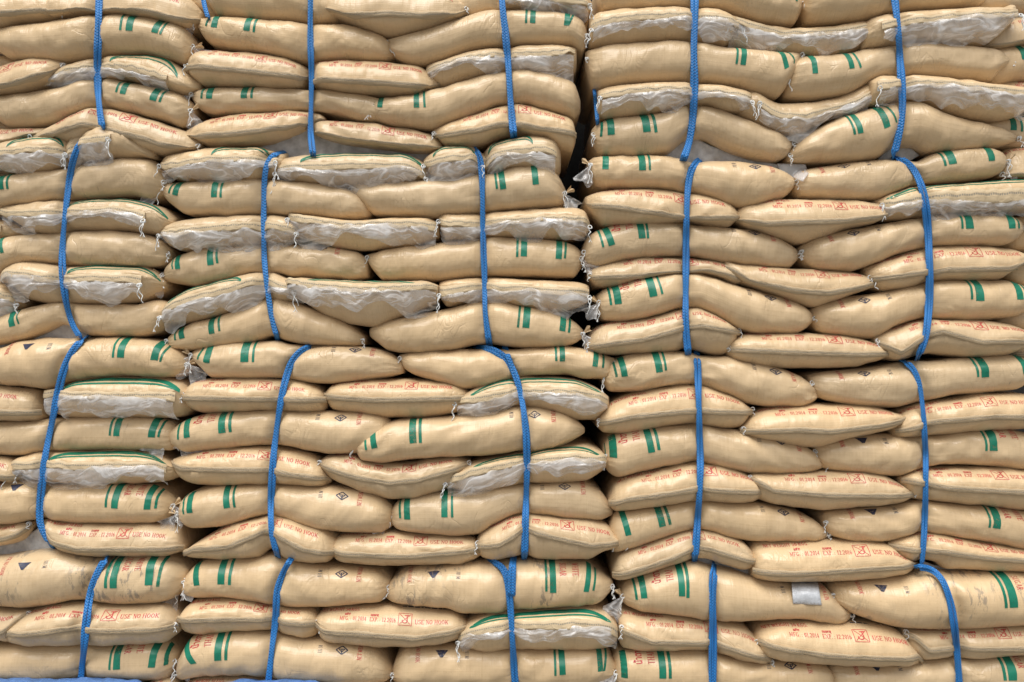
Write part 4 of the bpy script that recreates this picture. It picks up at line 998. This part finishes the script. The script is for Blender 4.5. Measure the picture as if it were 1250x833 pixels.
# ------------------------------------------------------------------ sling straps
BV = BVHTree.FromPolygons(np.concatenate(ALLV).tolist(), np.concatenate(ALLF).tolist())
def front_y(x, z, default=0.):
    h = BV.ray_cast(Vector((x, -1.0, z)), Vector((0, 1, 0)), 1.4)
    return h[0].y if h[0] is not None else default
def smooth1(a, n):
    for _ in range(n):
        b = a.copy(); b[1:-1] = (a[:-2]+2*a[1:-1]+a[2:])/4; a = b
    return a
STRAP_LABEL = ['leftmost in top bundle of left stack', 'between top rows of middle stack, left', 'top bundle of middle stack, right', 'top bundle of right stack, left', 'top bundle of right stack, right']
cnt = {}
for ri, (c, b, pts, wpx, ns) in enumerate(ROPES):
    pts = np.array(pts, float)
    if pts[0, 1] > 0: pts[0] += (pts[0]-pts[1])/np.linalg.norm(pts[0]-pts[1])*5
    if pts[-1, 1] < 820: pts[-1] += (pts[-1]-pts[-2])/np.linalg.norm(pts[-1]-pts[-2])*9
    k = np.concatenate([[0], np.cumsum(np.linalg.norm(np.diff(pts, axis=0), axis=1))])
    tt = np.linspace(0, k[-1], max(12, int(k[-1]/2.2)))
    px = smooth1(np.interp(tt, k, pts[:, 0]), 40); py = smooth1(np.interp(tt, k, pts[:, 1]), 40)
    y = np.full(len(tt), -.07)
    half = wpx/2/PX
    for it in range(2):
        Q = np.array([P(a, b_, yy) for a, b_, yy in zip(px, py, y)])
        fy = np.array([min(front_y(q[0]+dx, q[2]) for dx in (-half*.6, 0, half*.6)) for q in Q])
        w_ = 7
        env = np.array([fy[max(0, i-w_):i+w_+1].min() for i in range(len(fy))]); env = smooth1(env, 14)
        y = np.minimum(env, fy+.03)-.005
        y = smooth1(y, 6)
    # the strap dives back between bundles at its ends
    if py[0] > 0: y[:7] += np.linspace(.11, 0, 7)**1.0
    if py[-1] < 820: y[-7:] += np.linspace(0, .12, 7)
    Q = np.array([P(a, b_, yy) for a, b_, yy in zip(px, py, y)])
    d = np.gradient(Q, axis=0); d /= np.linalg.norm(d, axis=1)[:, None]
    side = np.cross(d, np.array([0, 1., 0])); side /= np.linalg.norm(side, axis=1)[:, None]; nrm = np.cross(side, d)
    sgn = np.where(nrm[:, 1] > 0, -1, 1)[:, None]; nrm = nrm*sgn
    arc = np.concatenate([[0], np.cumsum(np.linalg.norm(np.diff(Q, axis=0), axis=1))])
    V, F, UV, n = [], [], [], 0
    wd = wpx/PX*1.0/ns; R_ = random.Random(ri)
    th = np.linspace(0, 2*math.pi, 14, endpoint=False)
    for j in range(ns):
        offc = (j-(ns-1)/2)*wd*.86+.0022*np.sin(arc*14+j*2.1+ri)
        lift = .003*np.sin(arc*9+j*2.6+ri)
        ax = wd*.56*(1+.05*np.sin(arc*31+j)); ay = .0046
        c_ = Q+side*offc[:, None]+nrm*lift[:, None]
        ring = c_[:, None]+side[:, None]*(np.cos(th)[None, :, None]*ax[:, None, None])+nrm[:, None]*(np.sin(th)[None, :, None]*ay)
        V.append(ring.reshape(-1, 3)); F.append(grid_faces(len(Q), 14, True)+n); n += len(Q)*14
        UV.append(np.stack([np.repeat(arc+j*.01, 14), np.tile(np.abs(np.linspace(-1, 1, 14)), len(Q))], -1))
    o = mesh_obj('sling_strap', np.concatenate(V), np.concatenate(F), MAT['rope'], uv=np.concatenate(UV))
    kk = (c, b); cnt.setdefault(kk, []).append((float(px.mean()), o, ns, len(pts)))
for (c, b), lst in cnt.items():
    lst.sort(key=lambda t: t[0])
    for i, (mx, o, ns, npt) in enumerate(lst):
        where = '' if len(lst) == 1 else (', left one' if i == 0 else (', right one' if i == len(lst)-1 else ', middle one'))
        if npt < 4: where = {('B', 1): ', short piece at its upper left corner', ('C', 1): ', thin end hanging in the dark gap', ('B', 3): ', short piece joining the right one', ('B', 4): ', short piece joining the right one'}[(c, b)]
        tag(o, f"blue braided strap around {BUND[b]} bundle of {STACK[c]}{where}", 'strap', 'blue sling straps around the sack bundles')

# ------------------------------------------------------------------ sling cloths, tape, rag, tarpaulin
def sheet(name, outline, y, mat, label, cat, th=.004, seed=1, wob=.006):
    """a cloth panel: outline in the stack's face plane, filled, rumpled and given thickness"""
    import bmesh
    bm = bmesh.new(); vs = [bm.verts.new(P(px, py, 0)) for px, py in outline]
    bm.faces.new(vs); bmesh.ops.triangulate(bm, faces=bm.faces)
    for _ in range(5):
        es = [e for e in bm.edges if e.calc_length() > .02]
        if not es: break
        bmesh.ops.subdivide_edges(bm, edges=es, cuts=1); bmesh.ops.triangulate(bm, faces=bm.faces)
    nz = Noise(random.Random(seed), 9, 6); nz2 = Noise(random.Random(seed+9), 25, 6)
    for v in bm.verts:
        x, z = v.co.x, v.co.z; yy = y(x, z) if callable(y) else y
        v.co.y = yy+wob*float(nz(x, z))+wob*.3*float(nz2(x, z)); k = (D+v.co.y)/D
        v.co.x = x*k; v.co.z = ZC+(z-ZC)*k
    g = bmesh.ops.solidify(bm, geom=bm.faces[:], thickness=th)
    bmesh.ops.recalc_face_normals(bm, faces=bm.faces)
    me = bpy.data.meshes.new(name); bm.to_mesh(me); bm.free()
    me.polygons.foreach_set('use_smooth', np.ones(len(me.polygons), dtype=bool)); me.materials.append(mat)
    o = bpy.data.objects.new(name, me); COL.objects.link(o)
    return tag(o, label, cat)
CL = 'grey sling cloths under the bundles'
for i, (outl, y, lab) in enumerate((
    ([(306, 174), (345, 166), (376, 153), (392, 158), (420, 172), (480, 182), (540, 188), (540, 200), (470, 196), (400, 194), (340, 194), (306, 180)], .012, 'grey cloth under top bundle of middle stack'),
    ([(768, 193), (800, 190), (824, 178), (841, 164), (866, 178), (915, 196), (950, 201), (950, 208), (880, 204), (820, 203), (768, 197)], .012, 'pale cloth under top bundle of right stack, left'),
    ([(1070, 196), (1090, 176), (1110, 180), (1122, 190), (1112, 196), (1076, 199)], .012, 'small pale cloth under top bundle of right stack, right'),
    ([(-20, 424), (20, 418), (62, 404), (80, 393), (98, 402), (112, 412), (80, 416), (30, 424), (-20, 432)], .012, 'grey cloth under second bundle of left stack'),
    ([(-20, 668), (0, 664), (30, 656), (48, 644), (66, 660), (84, 674), (120, 680), (60, 684), (0, 684), (-20, 684)], .012, 'grey cloth under third bundle of left stack'),
    ([(846, 674), (862, 678), (885, 688), (918, 696), (916, 702), (880, 697), (850, 690)], .012, 'grey cloth under third bundle of right stack'),
    ([(1124, 684), (1140, 690), (1180, 695), (1216, 696), (1214, 700), (1160, 699), (1126, 694)], .012, 'thin grey cloth edge at the right of right stack'))):
    o = sheet('sling_cloth', outl, y, MAT['cloth'], lab, 'cloth', seed=i+3); o['group'] = CL
fy = lambda off: (lambda x, z: front_y(x, z)-off)
sheet('silver_tape_patch', [(966, 708), (998, 709), (1003, 739), (968, 737)], fy(.006), MAT['tape'], 'silver tape patch on a long sack of the right stack', 'tape patch', .002, 5, .0012)
sheet('plastic_rag', [(949, 200), (983, 201), (987, 212), (980, 222), (966, 216), (952, 213)], fy(.012), MAT['film'], 'clear plastic rag hanging between two bundles, right stack', 'plastic rag', .002, 6, .004)

# tarpaulin draped in front of the lowest sacks
top = [(-30, 825), (0, 826), (60, 827), (120, 826.5), (160, 828), (174, 831), (184, 838), (200, 846), (240, 846), (262, 838), (276, 830), (300, 828), (350, 828.5), (385, 829.5), (402, 837), (420, 852)]
tx = np.array([p[0] for p in top], float); ty = np.array([p[1] for p in top], float)
xs = np.linspace(-30, 420, 150); ys = pchip(tx, ty, xs); nz = Noise(random.Random(4), 4, 6); nzb = Noise(random.Random(8), 12, 6)
prof = [(-.12, 1.), (-.13, .0), (-.16, -.010), (-.20, -.030), (-.225, -.09), (-.24, -.18)]
V = []
for a, b in zip(xs, ys):
    X, _, Z = P(a, b, -.10); row = []
    for k, (yy, dz) in enumerate(((-.075, -.16), (-.085, -.06), (-.10, -.012), (-.13, .0), (-.17, -.002), (-.21, -.025), (-.235, -.09), (-.25, -.19))):
        row.append((X+.01*float(nzb(X, yy*4)), yy+.014*float(nz(X, yy*3)), Z+dz+.006*float(nz(X*2, yy*5+dz))))
    V.append(row)
V = np.array(V); V[..., 2] = np.maximum(V[..., 2], .012)
tp = mesh_obj('blue_tarpaulin', V.reshape(-1, 3), grid_faces(len(xs), V.shape[1])[:, ::-1], MAT['tarp'])
sd = tp.modifiers.new('thickness', 'SOLIDIFY'); sd.thickness = .004
tag(tp, 'folded blue tarpaulin along the foot of the left stacks', 'tarpaulin')

# ------------------------------------------------------------------ ground and a wall added to block light behind the stacks
g = mesh_obj('ground', [(-200, -200, 0), (200, -200, 0), (200, 200, 0), (-200, 200, 0)], [[0, 1, 2, 3]], MAT['concrete'], smooth=False); g['kind'] = 'structure'
def box(name, x0, x1, y0, y1, z0, z1, mat):
    v = [(x, y, z) for x in (x0, x1) for y in (y0, y1) for z in (z0, z1)]
    return mesh_obj(name, v, [[0, 1, 3, 2], [4, 6, 7, 5], [0, 4, 5, 1], [2, 3, 7, 6], [0, 2, 6, 4], [1, 5, 7, 3]], mat, smooth=False)
wl = box('light_block_wall', -8, 8, .95, 1.15, 0, 5, MAT['wall']); tag(wl, 'dark wall added to block light behind the gap between the stacks', 'wall')
